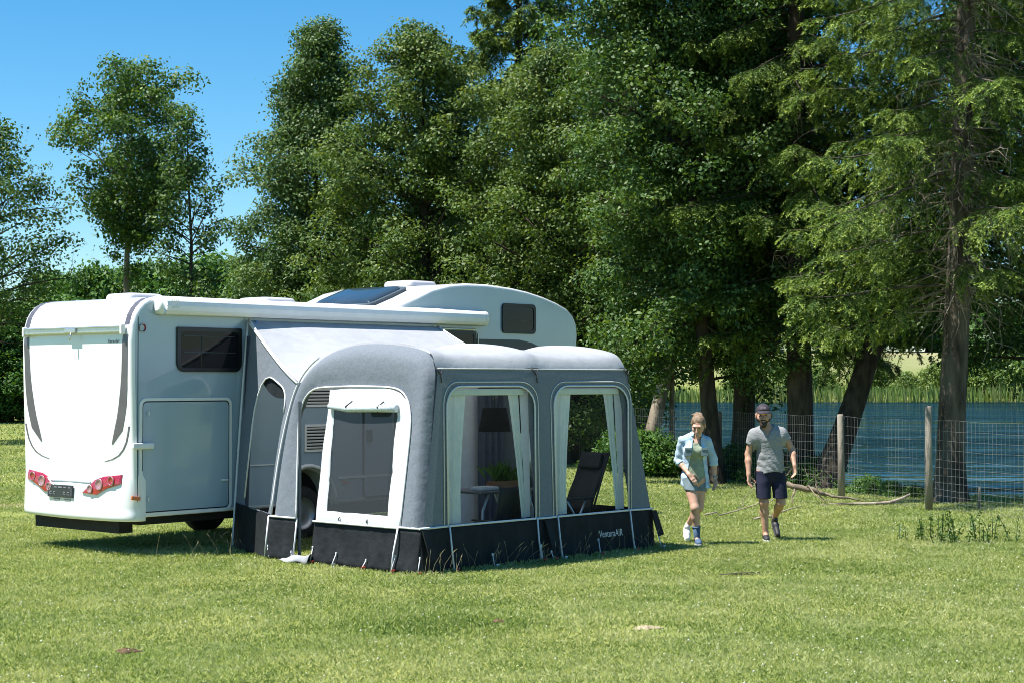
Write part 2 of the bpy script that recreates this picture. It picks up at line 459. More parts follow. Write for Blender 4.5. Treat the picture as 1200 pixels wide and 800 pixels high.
# dry seed stalks along the tent skirt and in the shade under the motorhome
S = []
for k in range(60): S.append((R.rand() * 4.3 - .1, -.05 - .22 * R.rand(), TENT_O, TENT_A))
for k in range(26): S.append((R.rand() * 2.2, -.75 + .5 * R.rand(), CAMPER_O, CAMPER_A))
mb = MB()
for u, v, o, a in S:
    a = radians(a); X = o[0] + u * cos(a) - v * sin(a); Y = o[1] + u * sin(a) + v * cos(a)
    h = .09 + .17 * R.rand(); lx = R.randn() * .07; ly = R.randn() * .05
    mb.tube([(X, Y, 0), (X + lx * .3, Y + ly * .3, h * .5), (X + lx, Y + ly, h)], [.0025, .002, .0015], 3, caps=False)
    mb.tube([(X + lx, Y + ly, h), (X + lx * 1.2, Y + ly * 1.2, h + .03), (X + lx * 1.5, Y + ly * 1.4, h + .06)], [.002, .005, .001], 4, caps=False)
tag(mb.build('seed_stalks', mat('dry_stalk', (.30, .25, .14), (.22, .2, .1), 20, .8)), kind='stuff')

# ------------------------------------------------------------------ trees
bark_dark = mat('bark_dark', (.075, .06, .045), (.03, .025, .02), 9, .95, .8, 30, spec=.2, stretch=(1, 1, .25))
bark_grey = mat('bark_grey', (.13, .108, .082), (.032, .027, .02), 5, .95, .9, 22, spec=.2, stretch=(1, 1, .25))
bark_pale = mat('bark_pale', (.30, .25, .19), (.14, .11, .08), 7, .95, .8, 25, spec=.2, stretch=(1, 1, .3))
dead_wood = mat('dead_wood', (.34, .29, .23), (.2, .165, .13), 12, .9, .4, 40, spec=.2)
leaf_alder = leaf_mat('leaf_alder', (0.033, 0.072, 0.018), (0.072, 0.134, 0.035), (0.160, 0.218, 0.077), .26, .55, .3)
leaf_cherry = leaf_mat('leaf_cherry', (0.041, 0.079, 0.018), (0.092, 0.154, 0.033), (0.192, 0.237, 0.074), .28, .55, .3)
leaf_beech = leaf_mat('leaf_beech', (.026, .062, .015), (.062, .126, .028), (.15, .215, .06), .3, .55, .3)
leaf_ash = leaf_mat('leaf_ash', (0.031, 0.077, 0.015), (0.067, 0.134, 0.023), (0.141, 0.211, 0.045), .3, .55, .3)
leaf_bush = leaf_mat('leaf_bush', (0.028, 0.083, 0.015), (0.061, 0.141, 0.023), (0.128, 0.230, 0.045), .3, .55, .3)
leaf_light = leaf_mat('leaf_light', (.06, .12, .02), (.12, .19, .035), (.22, .28, .07), .3, .5, .4)
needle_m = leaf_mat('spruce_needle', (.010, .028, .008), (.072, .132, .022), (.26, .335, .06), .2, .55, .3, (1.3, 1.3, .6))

def unit(v):
    return v / np.maximum(np.linalg.norm(v, axis=-1, keepdims=True), 1e-9)

def leaf_quads(P, rng, L=.1, wid=.6, upb=.7, outc=None, droop=.3, jit=.35, pad=None):
    """diamond leaves at points P; normals biased upwards and away from outc"""
    n = len(P)
    nr = unit(rng.randn(n, 3)) * (.75 if pad is not None else 1); nr[:, 2] += upb
    if pad is not None: nr += pad * .85
    if outc is not None: nr += .5 * unit(P - outc)
    nr = unit(nr)
    d = rng.randn(n, 3); d[:, 2] -= droop
    d = unit(d - nr * (d * nr).sum(-1, keepdims=True)); s = np.cross(nr, d)
    l = (L * (1 - jit + 2 * jit * rng.rand(n)))[:, None]; ww = l * wid * .5
    V = np.stack([P - d * l * .5, P + s * ww - nr * l * .06, P + d * l * .5 - nr * l * .12, P - s * ww - nr * l * .06], 1)
    return V.reshape(-1, 3), np.arange(n * 4).reshape(n, 4)

def broadleaf(name, label, base, H, r0, env, cb, nl, seed, leaf=.1, nlf=22, sig=.2, mat_leaf=None, bark=None, lean=(0, 0), up=(0, 55),
              nsec=6, group=None, cat='tree', wig=.25, fill=1.0, trunk_top=.93, squash=.65, azf=None, parent=None, secl=.42, bare=0.0):
    rng = np.random.RandomState(seed)
    root = empty(name, (base[0], base[1], base[2] if len(base) > 2 else float(terrain(base[0], base[1])) - .05), 0, label, cat, group)
    mb = MB()
    ez, er = zip(*env)
    # trunk
    N = 12; T = []
    wx = rng.randn(N).cumsum() * wig * .25; wy = rng.randn(N).cumsum() * wig * .25
    for i in range(N):
        t = i / (N - 1)
        T.append((wx[i] * t + lean[0] * t, wy[i] * t + lean[1] * t, H * trunk_top * t))
    T = np.array(T)
    rad = [r0 * (1 - .9 * (i / (N - 1)) ** .85) * (1.35 if i == 0 else 1) for i in range(N)]
    P2 = list(T); P2.insert(1, T[0] * .93 + T[1] * .07 + np.array([0, 0, .12])); rad.insert(1, r0 * 1.08)
    mb.tube(P2, rad, 9, caps=False)
    def tp(z): 
        t = np.clip(z / (H * trunk_top), 0, 1) * (N - 1); i = min(int(t), N - 2)
        return T[i] + (T[i + 1] - T[i]) * (t - i)
    C = []
    for i in range(nl):
        t = cb + (1 - cb) * ((i + rng.rand()) / nl) ** .9
        R_ = np.interp(t, ez, er) * (.6 + .58 * rng.rand())
        az = i * 2.399 + rng.randn() * .35
        if azf: R_ *= azf(az)
        el = radians(up[0] + (up[1] - up[0]) * ((t - cb) / (1 - cb)) + rng.randn() * 8)
        zs = max(t * H - R_ * math.tan(el) * .8, H * .12 if t > .2 else .5)
        zs = min(zs, H * trunk_top)
        s = tp(zs); ax = tp(t * H)
        e = np.array([ax[0] + cos(az) * R_, ax[1] + sin(az) * R_, t * H])
        K = 6; B = []
        mid = (s + e) / 2 + np.array([0, 0, R_ * .1]) + rng.randn(3) * R_ * .05
        for k in range(K):
            u = k / (K - 1); B.append(s * (1 - u) ** 2 + 2 * mid * u * (1 - u) + e * u * u)
        B = np.array(B)
        lr = max(.012, r0 * .32 * (R_ / max(er)) * (1 - .55 * t))
        mb.tube(B, [lr * (1 - .8 * k / (K - 1)) for k in range(K)], 5, caps=False)
        C.append(e)
        ns = max(2, int(nsec * (.5 + .6 * R_ / max(er)) * fill))
        for j in range(ns):
            f = .22 + .78 * (j + rng.rand()) / ns
            q = f * (K - 1); qi = min(int(q), K - 2); p = B[qi] + (B[qi + 1] - B[qi]) * (q - qi)
            d = unit(B[qi + 1] - B[qi]); sd_ = unit(rng.randn(3)) ; sd_ = sd_ - d * (sd_ @ d)
            d2 = unit(d * .5 + unit(sd_) * 1.0 + np.array([0, 0, .25]))
            l = R_ * secl * (.5 + .8 * rng.rand()) * (1.15 - .5 * f)
            l = max(l, .25)
            p1 = p + d2 * l * .55 + rng.randn(3) * .04; p2 = p + d2 * l + np.array([0, 0, -.12 * l]) + rng.randn(3) * .08
            mb.tube([p, p1, p2], [lr * .4 * (1 - .6 * f) + .004, .008, .003], 4, caps=False)
            C += [p2, (p + p1) / 2 + rng.randn(3) * .1] if rng.rand() < .5 else [(p1 + p2) / 2 + rng.randn(3) * .08]
    C.append(T[-1]); C.append(T[-1] + np.array([0, 0, H * (1 - trunk_top) * .7])); C.append(T[-1] + np.array([.1, 0, H * (1 - trunk_top)]))
    C = np.array(C)
    if bare: C = C[(C[:, 2] > bare * H) | (rng.rand(len(C)) < .12)]
    C = C + rng.randn(*C.shape) * .05
    mb.build('trunk', bark or bark_dark, root)
    m = len(C)
    pr = sig * 1.75 * (.55 + .95 * rng.rand(m) ** 1.3)                  # pad radius
    cnt = np.maximum(4, (nlf * 2.1 * (pr / (sig * 1.75)) ** 2 * (.7 + .6 * rng.rand(m))).astype(int))
    idx = np.repeat(np.arange(m), cnt); n = len(idx)
    sg = pr[idx][:, None]
    pn = unit(rng.randn(n, 3) + np.array([0, 0, .35]))
    off = pn * (rng.rand(n)[:, None] ** .4) * sg * np.array([1, 1, squash]) * (1 + .25 * rng.randn(n, 1) * (rng.rand(n, 1) < .3))
    P = C[idx] + off
    V, Q = leaf_quads(P, rng, leaf, .62, .35, None, pad=pn)
    ct = rng.rand(m)[idx]
    tint = np.clip(.42 + (ct - .5) * .5 + rng.randn(n) * .2 + .1 * off[:, 2] / sg[:, 0], 0, 1)
    np_mesh('crown', V, Q, mat_leaf, root, attr=tint)
    return root

def conifer(name, label, base, H, r0, env, zr, nbr, seed, twigs=24, needles=17, lean=(0, 0), azf=None, dead=0, dead_z=(1, 8), bark=None, group=None,
            nl=.085, droop=.34, hang=.8, trunk_bias=None, bare_in=.25):
    rng = np.random.RandomState(seed)
    root = empty(name, (base[0], base[1], float(terrain(base[0], base[1])) - .05), 0, label, 'tree', group)
    mb = MB()
    N = 14
    wx = rng.randn(N).cumsum() * .02; wy = rng.randn(N).cumsum() * .02
    T = np.array([(wx[i] + lean[0] * (i / (N - 1)), wy[i] + lean[1] * (i / (N - 1)), H * i / (N - 1)) for i in range(N)]); T[0, :2] = 0
    def tp(z):
        t = np.clip(z / H, 0, 1) * (N - 1); i = min(int(t), N - 2); return T[i] + (T[i + 1] - T[i]) * (t - i)
    zz = [0, .15, .4, .8] + list(np.linspace(1.5, H, 12))
    mb.tube([tp(z) for z in zz], [r0 * (1.55 if z == 0 else 1.32 if z == .15 else 1.14 if z == .4 else (1 - .93 * z / H) + .03) for z in zz], 12, caps=False)
    ez, er = zip(*env)
    TS = []; TD = []; TL = []
    for i in range(nbr):
        z = zr[0] + (zr[1] - zr[0]) * ((i + rng.rand()) / nbr)
        az = i * 2.399 + rng.randn() * .4
        R_ = np.interp(z / H, ez, er) * (.65 + .5 * rng.rand())
        if azf: R_ *= azf(az, z)
        if R_ < .25: continue
        s = tp(z); K = 9; B = []
        o = np.array([cos(az), sin(az), 0.]); sd_ = np.array([-sin(az), cos(az), 0.])
        bend = rng.randn() * .12
        dr = droop * (.7 + .6 * rng.rand())
        for k in range(K):
            u = k / (K - 1)
            B.append(s + o * R_ * u + sd_ * R_ * bend * u * u + np.array([0, 0, R_ * (.12 * u - dr * u ** 1.7 + .12 * u ** 5)]))
        B = np.array(B)
        lr = .010 + .007 * R_
        mb.tube(B, [lr * (1 - .85 * k / (K - 1)) for k in range(K)], 5, caps=False)
        nt_ = max(5, int(twigs * R_ / max(er)))
        for j in range(nt_):
            f = bare_in + (1 - bare_in) * (j + rng.rand()) / nt_
            q = f * (K - 1); qi = min(int(q), K - 2); p = B[qi] + (B[qi + 1] - B[qi]) * (q - qi)
            d = unit(B[qi + 1] - B[qi]); side = sd_ * (1 if j % 2 else -1)
            d2 = unit(d * (.55 + .3 * rng.rand()) + side * (.75 + .3 * rng.randn()) + np.array([0, 0, -.2 - .35 * rng.rand()]))
            l = (.28 + .30 * R_ * (1.15 - f) * .8) * (.65 + .6 * rng.rand())
            TS.append(p); TD.append(d2); TL.append(l)
            if rng.rand() < .55:
                m_ = p + d2 * l * (.3 + .4 * rng.rand()) + np.array([0, 0, -.08 * l])
                TS.append(m_); TD.append(unit(d2 * .5 + rng.randn(3) * .35 + np.array([0, 0, -.9]))); TL.append(l * .6 * (.6 + .6 * rng.rand()))
        TS.append(B[-2]); TD.append(unit(B[-1] - B[-2])); TL.append(.4)
    mb.build('trunk', bark or bark_dark, root)
    if dead:
        db = MB()
        for i in range(dead):
            z = dead_z[0] + (dead_z[1] - dead_z[0]) * rng.rand(); az = rng.rand() * 2 * pi
            l = .4 + 1.7 * rng.rand() ** 1.7; p = tp(z); d = unit(np.array([cos(az), sin(az), .15 * rng.randn() - .1]))
            B = [p]
            for k in range(5):
                d = unit(d + rng.randn(3) * .16 + np.array([0, 0, -.10])); B.append(B[-1] + d * l / 5)
            db.tube(B, [.018 * (1 - .8 * k / 5) for k in range(6)], 4, caps=False)
            for j in range(rng.randint(3, 9)):
                k = rng.randint(1, 6); q = B[k]; dd = unit(rng.randn(3) + d * .8 + np.array([0, 0, -.7])); l2 = .15 + .5 * rng.rand()
                m_ = q + dd * l2 * .5 + rng.randn(3) * .05
                db.tube([q, m_, q + dd * l2 + np.array([0, 0, -.1])], [.008, .006, .003], 3, caps=False)
        db.build('dead_branches', dead_wood, root)
    TS = np.array(TS); TD = np.array(TD); TL = np.array(TL); m = len(TS)
    # side twiglets make each twig a flat fern-like spray
    S2 = []; D2 = []; L2 = []
    for k, uu in enumerate(np.linspace(.2, .85, 5)):
        sg_ = 1 if k % 2 else -1
        q = TS + TD * (TL * uu)[:, None]; q[:, 2] -= hang * TL * .55 * uu * uu
        sd2 = unit(np.cross(TD, np.array([0, 0, 1.]) + rng.randn(m, 3) * .25)) * sg_
        S2.append(q); D2.append(unit(TD * .75 + sd2 * .75 + np.array([0, 0, -.25]) + rng.randn(m, 3) * .12)); L2.append(TL * (.5 - .3 * uu) * (.7 + .6 * rng.rand(m)))
    S2 = np.concatenate(S2); D2 = np.concatenate(D2); L2 = np.concatenate(L2)
    def needle_set(TS, TD, TL, needles):
        m = len(TS)
        u = (np.arange(needles) + .5) / needles
        hg = hang * (.5 + rng.rand(m))
        Pp = TS[:, None] + TD[:, None] * (TL[:, None, None] * u[None, :, None]); Pp[..., 2] -= (hg * TL)[:, None] * .55 * u[None] ** 2
        tang = TD[:, None] + np.zeros_like(Pp); tang[..., 2] -= hg[:, None] * 1.1 * u[None]; tang = unit(tang)
        Pp = Pp.reshape(-1, 3); tang = tang.reshape(-1, 3); n = len(Pp)
        Pa = np.concatenate([Pp, Pp]); ta = np.concatenate([tang, tang]); sg = np.repeat([1., -1.], n)
        up_ = np.array([0, 0, 1.]) + rng.randn(2 * n, 3) * .35
        sd_ = unit(np.cross(ta, up_)) * sg[:, None]
        d = unit(ta * .8 + sd_ * .7 + rng.randn(2 * n, 3) * .18)
        nr = unit(np.cross(d, np.cross(up_, d) + 1e-6)); s = np.cross(nr, d)
        l = (nl * (.7 + .6 * rng.rand(2 * n)))[:, None]; ww = l * .15
        V = np.stack([Pa, Pa + d * l * .45 + s * ww, Pa + d * l, Pa + d * l * .45 - s * ww], 1).reshape(-1, 3)
        ut = np.tile(u, m); ut = np.concatenate([ut, ut]); bt = np.repeat(rng.rand(m), needles); bt = np.concatenate([bt, bt])
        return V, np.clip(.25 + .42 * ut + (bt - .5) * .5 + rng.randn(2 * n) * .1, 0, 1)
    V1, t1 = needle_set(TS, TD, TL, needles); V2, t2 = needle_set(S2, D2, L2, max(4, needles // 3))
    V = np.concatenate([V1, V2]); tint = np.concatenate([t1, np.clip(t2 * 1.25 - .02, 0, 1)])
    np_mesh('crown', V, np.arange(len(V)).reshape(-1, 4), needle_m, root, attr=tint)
    return root

def PX(px, Y): return (px - 600) / 2000 * Y

# the row behind the motorhome
broadleaf('alder_tree', 'tall conical alder rising behind the middle of the motorhome, leftmost of the dense row', (PX(362, 47), 47), 11.9, .22,
          [(.1, 2.0), (.3, 2.5), (.5, 2.15), (.7, 1.6), (.85, .95), (1, .3)], .08, 96, 101, leaf=.092, nlf=74, sig=.27, mat_leaf=leaf_alder, up=(5, 50))
broadleaf('cherry_tree', 'broad light green cherry tree right of the conical alder behind the motorhome', (PX(492, 45), 45), 11.3, .24,
          [(.1, 2.2), (.3, 2.7), (.55, 2.6), (.75, 2.2), (.9, 1.5), (1, .4)], .08, 110, 102, leaf=.092, nlf=74, sig=.27, mat_leaf=leaf_cherry, up=(10, 58))
broadleaf('linden_tree', 'wide glossy leaved tree below the spruce top, behind the alcove of the motorhome', (PX(668, 43), 43), 10.6, .28,
          [(.08, 2.2), (.3, 2.8), (.6, 2.8), (.8, 2.3), (.93, 1.6), (1, .5)], .08, 120, 103, leaf=.09, nlf=74, sig=.27, mat_leaf=leaf_cherry, up=(5, 55))
conifer('spruce_tree', 'spruce whose dark top stands above the broadleaf row against the sky', (PX(607, 51), 51), 19, .3,
        [(0, 2.8), (.5, 2.4), (.65, 2.0), (.8, 1.4), (1, .15)], (6, 18.6), 130, 104, twigs=20, needles=12, nl=.13, droop=.3)
broadleaf('beech_tree', 'big dark green beech with low hanging twigs between the tent and the spruces', (PX(838, 34.7), 34.7), 15.5, .2,
          [(.06, 1.0), (.14, 1.9), (.25, 2.35), (.5, 2.7), (.75, 2.3), (.9, 1.4), (1, .4)], .13, 120, 105, leaf=.088, nlf=62, sig=.25, mat_leaf=leaf_beech,
          bark=bark_dark, lean=(-.9, 1.2), up=(-12, 50), nsec=8)
broadleaf('leaning_tree', 'tree with a pale sunlit trunk leaning out beside the right end of the tent', (PX(752, 39), 39), 12.5, .19,
          [(.2, 1.0), (.4, 2.2), (.6, 2.4), (.8, 1.7), (1, .4)], .2, 80, 106, leaf=.09, nlf=56, sig=.25, mat_leaf=leaf_beech, bark=bark_pale, lean=(2.8, .4), up=(0, 50), wig=.1)
conifer('spruce_tree', 'spruce with a straight dark trunk right behind the man, pale green hanging sprays', (PX(938, 34.2), 34.2), 19, .27,
        [(0, 2.3), (.15, 2.6), (.4, 2.7), (.7, 1.7), (1, .1)], (2.9, 12.6), 92, 107, twigs=26, needles=24, nl=.062, hang=.45, dead=30, dead_z=(2.5, 9), droop=.42,
        azf=lambda a, z: 1.0)
conifer('spruce_tree', 'mature spruce with a thick grey trunk and bare dead branches behind the fence', (PX(1112, 29.4), 29.4), 19.5, .245,
        [(0, 2.6), (.2, 3.4), (.5, 3.3), (.75, 1.8), (1, .1)], (3.3, 12.5), 84, 108, twigs=27, needles=24, nl=.062, hang=.42, lean=(.9, .6), dead=150, dead_z=(3.2, 9.8),
        bark=bark_grey, droop=.36, azf=lambda a, z: (1.0 if cos(a) < .1 else .6) if z > 4.6 else (.95 if cos(a) < -.1 else 0), bare_in=.22)
broadleaf('dark_tree', 'tree with the thick straight trunk between the woman and the man', (PX(870, 35.9), 35.9), 13, .28,
          [(.3, 1.6), (.5, 2.3), (.8, 1.8), (1, .4)], .28, 62, 109, leaf=.092, nlf=44, sig=.24, mat_leaf=leaf_beech, lean=(.3, .5), up=(0, 50), wig=.1)
broadleaf('slanting_tree', 'tree with a dark trunk slanting right over the water behind the first fence post', (PX(966, 33.4), 33.4), 10.5, .29,
          [(.24, 1.0), (.32, 2.2), (.5, 2.6), (.8, 1.8), (1, .4)], .27, 70, 110, leaf=.092, nlf=44, sig=.24, mat_leaf=leaf_beech, lean=(3.7, 2.0), up=(-12, 45), wig=.12)
broadleaf('dark_tree', 'leafy tree filling the right edge of the picture behind the thick spruce trunk', (PX(1196, 34), 32.8), 13, .22,
          [(.28, 1.4), (.45, 2.3), (.7, 2.2), (.9, 1.3), (1, .4)], .3, 70, 111, leaf=.092, nlf=48, sig=.25, mat_leaf=leaf_beech, up=(0, 50))
broadleaf('slim_tree', 'slim sapling with a rough thin trunk left of the woman at the shore', (PX(787, 39.2), 39.2), 7, .085,
          [(.35, .5), (.6, 1.2), (.9, .8), (1, .2)], .42, 24, 112, leaf=.085, nlf=18, sig=.18, mat_leaf=leaf_alder, bark=bark_pale, wig=.08)
# the open trees at the left
broadleaf('ash_tree', 'airy ash tree with rounded crown and bare lower trunk at the left', (PX(147, 62), 62), 13.6, .2,
          [(.3, .25), (.5, .7), (.64, 1.6), (.74, 2.7), (.86, 2.5), (.95, 1.7), (1, .8)], .4, 56, 113, leaf=.13, nlf=34, sig=.32, mat_leaf=leaf_ash, bark=bark_pale, up=(20, 60), nsec=7, squash=.6, wig=.15, bare=.52)
broadleaf('slim_ash_tree', 'slim open tree just right of the rounded ash, sky showing through its twigs', (PX(224, 60), 60), 11.6, .14,
          [(.3, .9), (.55, 1.35), (.8, 1.15), (1, .35)], .25, 42, 114, leaf=.125, nlf=15, sig=.26, mat_leaf=leaf_beech, up=(15, 60), nsec=5, wig=.2, bare=.3)
broadleaf('oak_tree', 'dark spreading tree cut by the left edge of the photo, twigs reaching right', (PX(-20, 58), 58), 10.9, .3,
          [(.3, 2.4), (.45, 3.6), (.6, 3.4), (.75, 2.6), (.9, 1.6), (1, .5)], .3, 50, 115, leaf=.125, nlf=22, sig=.32, mat_leaf=leaf_beech, up=(5, 50), nsec=6, wig=.5, bare=.32)

# rounded trees farther off, built once and copied
far0 = broadleaf('round_tree', 'rounded dark green tree low against the sky, left of the ash trunk', (PX(52, 100), 100), 9.3, .3,
          [(0, 2.6), (.3, 3.6), (.6, 3.3), (.85, 2.0), (1, .6)], .05, 60, 120, leaf=.25, nlf=40, sig=.5, mat_leaf=leaf_bush, up=(0, 60), group='rounded trees behind the meadow')
def far_copy(px, Y, sc, rot, label, group='rounded trees behind the meadow', src=None):
    c = copy_tree(src or far0); c.location = (PX(px, Y), Y, float(terrain(PX(px, Y), Y)) - .1)
    c.scale = (sc[0], sc[0], sc[1]); c.rotation_euler[2] = rot
    c['label'] = label; c['group'] = group
    return c
far_copy(112, 96, (.85, 1.06), 1.1, 'small round tree peeping over the rear roof hatch of the motorhome')
far_copy(180, 104, (1.2, 1.12), 2.2, 'low rounded tree behind the foot of the two ashes')
far_copy(246, 92, (1.15, 1.08), 3.9, 'rounded tree showing between the slim ash and the alder')
far_copy(310, 74, (.95, .95), 5.0, 'rounded tree in the gap left of the conical alder, above the roll awning')
far_copy(430, 66, (1.0, 1.05), .6, 'rounded tree between alder and cherry, just above the roof')
far_copy(565, 64, (1.0, 1.12), 2.9, 'rounded tree between cherry and linden, over the alcove')
far_copy(4, 84, (.75, .62), 2.0, 'bushy tree standing on the meadow left of the motorhome rear')
far_copy(-50, 84, (.85, .62), 4.0, 'bushy tree at the far left where the grass ends')
far_copy(58, 86, (.8, .66), 5.2, 'bushy tree half hidden behind the rear left corner of the motorhome')
far_copy(690, 60, (.85, 1.15), 4.4, 'rounded tree behind the linden, over the right end of the alcove')
# far bank
fb = 'trees on the far bank'
for i, (px, Y, s1, s2, rot, lb) in enumerate(((1185, 222, 1.7, 1.25, .4, 'big bushy tree on the far bank right of the thick spruce trunk'),
        (1255, 226, 2.0, 1.6, 1.9, 'bushy tree on the far bank at the right frame edge'),
        (820, 300, 2.4, 2.0, 2.7, 'far bank tree seen behind the woman, low over the field'),
        (905, 330, 2.8, 2.2, 3.1, 'far bank tree seen between man and thick dark trunk'),
        (1000, 340, 3.0, 2.0, 4.6, 'far bank tree above the hay field near the slanting trunk'),
        (1090, 330, 3.0, 2.2, 5.5, 'far bank tree above the hay field near the second fence post'),
        (720, 300, 2.6, 2.2, .9, 'far bank tree seen through the right tent window'),
        (640, 310, 2.6, 2.2, 1.4, 'far bank tree hidden low behind the alcove'))):
    far_copy(px, Y, (s1, s2), rot, lb, fb)
wb = broadleaf('light_bush', 'yellow green willow bush on the far bank seen above the man', (PX(922, 209), 209), 5.2, .3,
          [(0, 2.0), (.4, 3.0), (.8, 2.0), (1, .6)], .02, 40, 121, leaf=.3, nlf=20, sig=.55, mat_leaf=leaf_light, cat='bush', up=(0, 60), group='willow bushes on the far bank')
for px, Y, s_, r_, l_ in ((872, 212, .9, 1.0, 'willow bush on the far bank just right of the thick straight trunk'), (962, 216, .75, 2.2, 'low willow bush on the far bank left of the slanting trunk'),
                          (1022, 220, .9, 3.1, 'willow bush on the far bank over the first fence post'), (1062, 214, .6, 4.4, 'small willow bush on the far bank between the fence posts'),
                          (1160, 213, 1.2, 5.2, 'large willow bush on the far bank right of the thick spruce trunk'), (1098, 218, .8, .7, 'willow bush on the far bank behind the second fence post')):
    far_copy(px, Y, (s_, s_), r_, l_, 'willow bushes on the far bank', wb)
lb0 = broadleaf('shore_bush', 'green bush at the near shore between the tent and the woman', (3.15, 37.6), 1.0, .03,
          [(0, .5), (.4, .8), (.8, .6), (1, .25)], .02, 34, 122, leaf=.08, nlf=16, sig=.14, mat_leaf=leaf_bush, cat='bush', up=(5, 60), group='bushes along the near shore')
for px, Y, s_, r_, l_ in ((742, 39.6, .9, 1.0, 'green bush at the shore close to the tent end'), (858, 36.2, .8, 2.0, 'low dark bush at the foot of the thick trunk'),
                      (948, 33.8, .65, 3.0, 'small bush in the fork of the slanting tree'), (1012, 31.6, .38, 4.0, 'low weeds at the water right of the first fence post'),
                      (1048, 31.0, .33, 5.0, 'low weeds at the water between the two fence posts'), (1078, 30.6, .3, .5, 'low weeds left of the thick spruce trunk at the water'), (905, 35, .7, 1.7, 'low dark bush behind the man at the shore')):
    far_copy(px, Y, (s_, s_), r_, l_, 'bushes along the near shore', lb0)

# reeds of the far shore
n = 16000
x = R.rand(n) * 190 - 45; y0 = np.interp(x, [-45, -25, 0, 40, 80, 140, 220], [180, 203, 207, 205, 209, 203, 190])
y = y0 - 1.5 + 9 * R.rand(n); h = (1.1 + 1.4 * R.rand(n)) * (.7 + .6 * fbm(x, y, .12, 8))
v, q, t = blades(x, y, np.full(n, WATER_Z - .1), h, .09 + .1 * R.rand(n), np.clip(.5 + R.randn(n) * .2 + (fbm(x, y, .1, 4) - .5), 0, 1), lean=.3, az=R.randn(n) * .5)
tag(np_mesh('reeds', v, q, leaf_mat('reed_blades', (.06, .13, .025), (.13, .21, .045), (.27, .29, .10), .3), attr=t), kind='stuff')
# ------------------------------------------------------------------ motorhome
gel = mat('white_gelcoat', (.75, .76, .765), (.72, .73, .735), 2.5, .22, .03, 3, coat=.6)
side_al = mat('shade_toned_silver_panel', (.33, .425, .495), (.305, .40, .47), 1.5, .2, .04, 2.2, coat=.7)  # silvery panel; the side's shade and blue sky cast are put into its colour
plastic_w = mat('white_plastic', (.78, .78, .76), (.74, .74, .72), 8, .35)
seal = mat('black_rubber', (.007, .007, .008), (.011, .011, .011), 20, .35)
alu = mat('brushed_aluminium', (.62, .63, .64), (.55, .56, .57), 30, .3, metal=.85)
trim_grey = mat('grey_decal', (.105, .10, .115), (.09, .085, .1), 5, .3)
dark_decal = mat('dark_decal', (.03, .035, .045), (.025, .03, .04), 5, .3)
glass_dark = mat('tinted_acrylic', (.006, .007, .009), (.010, .011, .013), 3, .06, spec=.22)
glass_blue = mat('rooflight_acrylic', (.02, .04, .06), (.03, .05, .075), 2, .08, spec=.35)
red_lens = mat('red_lens', (.36, .010, .022), (.28, .008, .015), 25, .12, coat=1)
clear_lens = mat('pale_lens', (.40, .22, .24), (.30, .15, .17), 40, .12, coat=1)
amber = mat('amber_lens', (.62, .16, .02), (.5, .12, .02), 25, .15, coat=1)
underbody = mat('underbody', (.012, .012, .013), (.02, .018, .016), 8, .85)
tyre_m = mat('tyre_rubber', (.02, .02, .02), (.03, .03, .03), 14, .85, .3, 60)
rim_m = mat('wheel_rim', (.45, .46, .47), (.38, .39, .4), 10, .35, metal=.7)
text_m = mat('grey_lettering', (.2, .2, .22), (.18, .18, .2), 10, .5)
white_paint = mat('white_paint', (.8, .8, .8), (.76, .76, .76), 10, .5)

cp = empty('motorhome', (CAMPER_O[0], CAMPER_O[1], 0), radians(CAMPER_A),
           'white motorhome with a rounded alcove, grey rear stripes and rolled awning case', 'motorhome')
def inset(P, r):
    n = len(P); out = []
    A = sum(P[i][0] * P[(i + 1) % n][1] - P[(i + 1) % n][0] * P[i][1] for i in range(n))
    sg = 1 if A > 0 else -1
    for i in range(n):
        a = Vector(P[i - 1]); b = Vector(P[i]); c = Vector(P[(i + 1) % n])
        d1 = (b - a).normalized(); d2 = (c - b).normalized()
        n1 = Vector((-d1.y, d1.x)) * sg; n2 = Vector((-d2.y, d2.x)) * sg
        m = (n1 + n2); m = m / max(m.length_squared / 2, .6)
        q = b + m * r; out.append((q.x, q.y))
    return out
def round_prism(mb, P, y0, y1, r, mi=0, seg=4, mi_cap=None):
    """profile in x-z swept along y with rounded long edges"""
    rows = []
    for k in range(seg + 1):
        a = pi / 2 * k / seg
        rows.append((inset(P, r * (1 - sin(a))), y0 + r * (1 - cos(a))))
    for k in range(seg, -1, -1):
        a = pi / 2 * k / seg
        rows.append((inset(P, r * (1 - sin(a))), y1 - r * (1 - cos(a))))
    n = len(P); V = []
    for Q_, y in rows: V += [(x, y, z) for x, z in Q_]
    F = []
    for i in range(len(rows) - 1):
        for j in range(n):
            j2 = (j + 1) % n
            F.append((i * n + j, i * n + j2, (i + 1) * n + j2, (i + 1) * n + j))
    mb.add(V, F, mi, True)
    b = len(mb.v) - len(V)
    c = mi if mi_cap is None else mi_cap
    mb.f.append(tuple(b + j for j in range(n))); mb.m.append(c); mb.sm.append(False)
    e = b + (len(rows) - 1) * n
    mb.f.append(tuple(e + j for j in reversed(range(n)))); mb.m.append(c); mb.sm.append(False)
REAR = [(0.02, .46), (0.0, .8), (-.02, 1.4), (-.045, 2.1), (-.055, 2.55), (-.04, 2.75), (0, 2.88), (.05, 2.96), (.12, 3.03), (.20, 3.075), (.31, 3.10)]
def rear_x(z):
    return float(np.interp(z, [p[1] for p in REAR], [p[0] for p in REAR]))
arch = [(3.23, .46)] + [(2.76 + .47 * cos(a), .46 + .47 * sin(a)) for a in np.linspace(.15, pi - .15, 9)] + [(2.29, .46)]
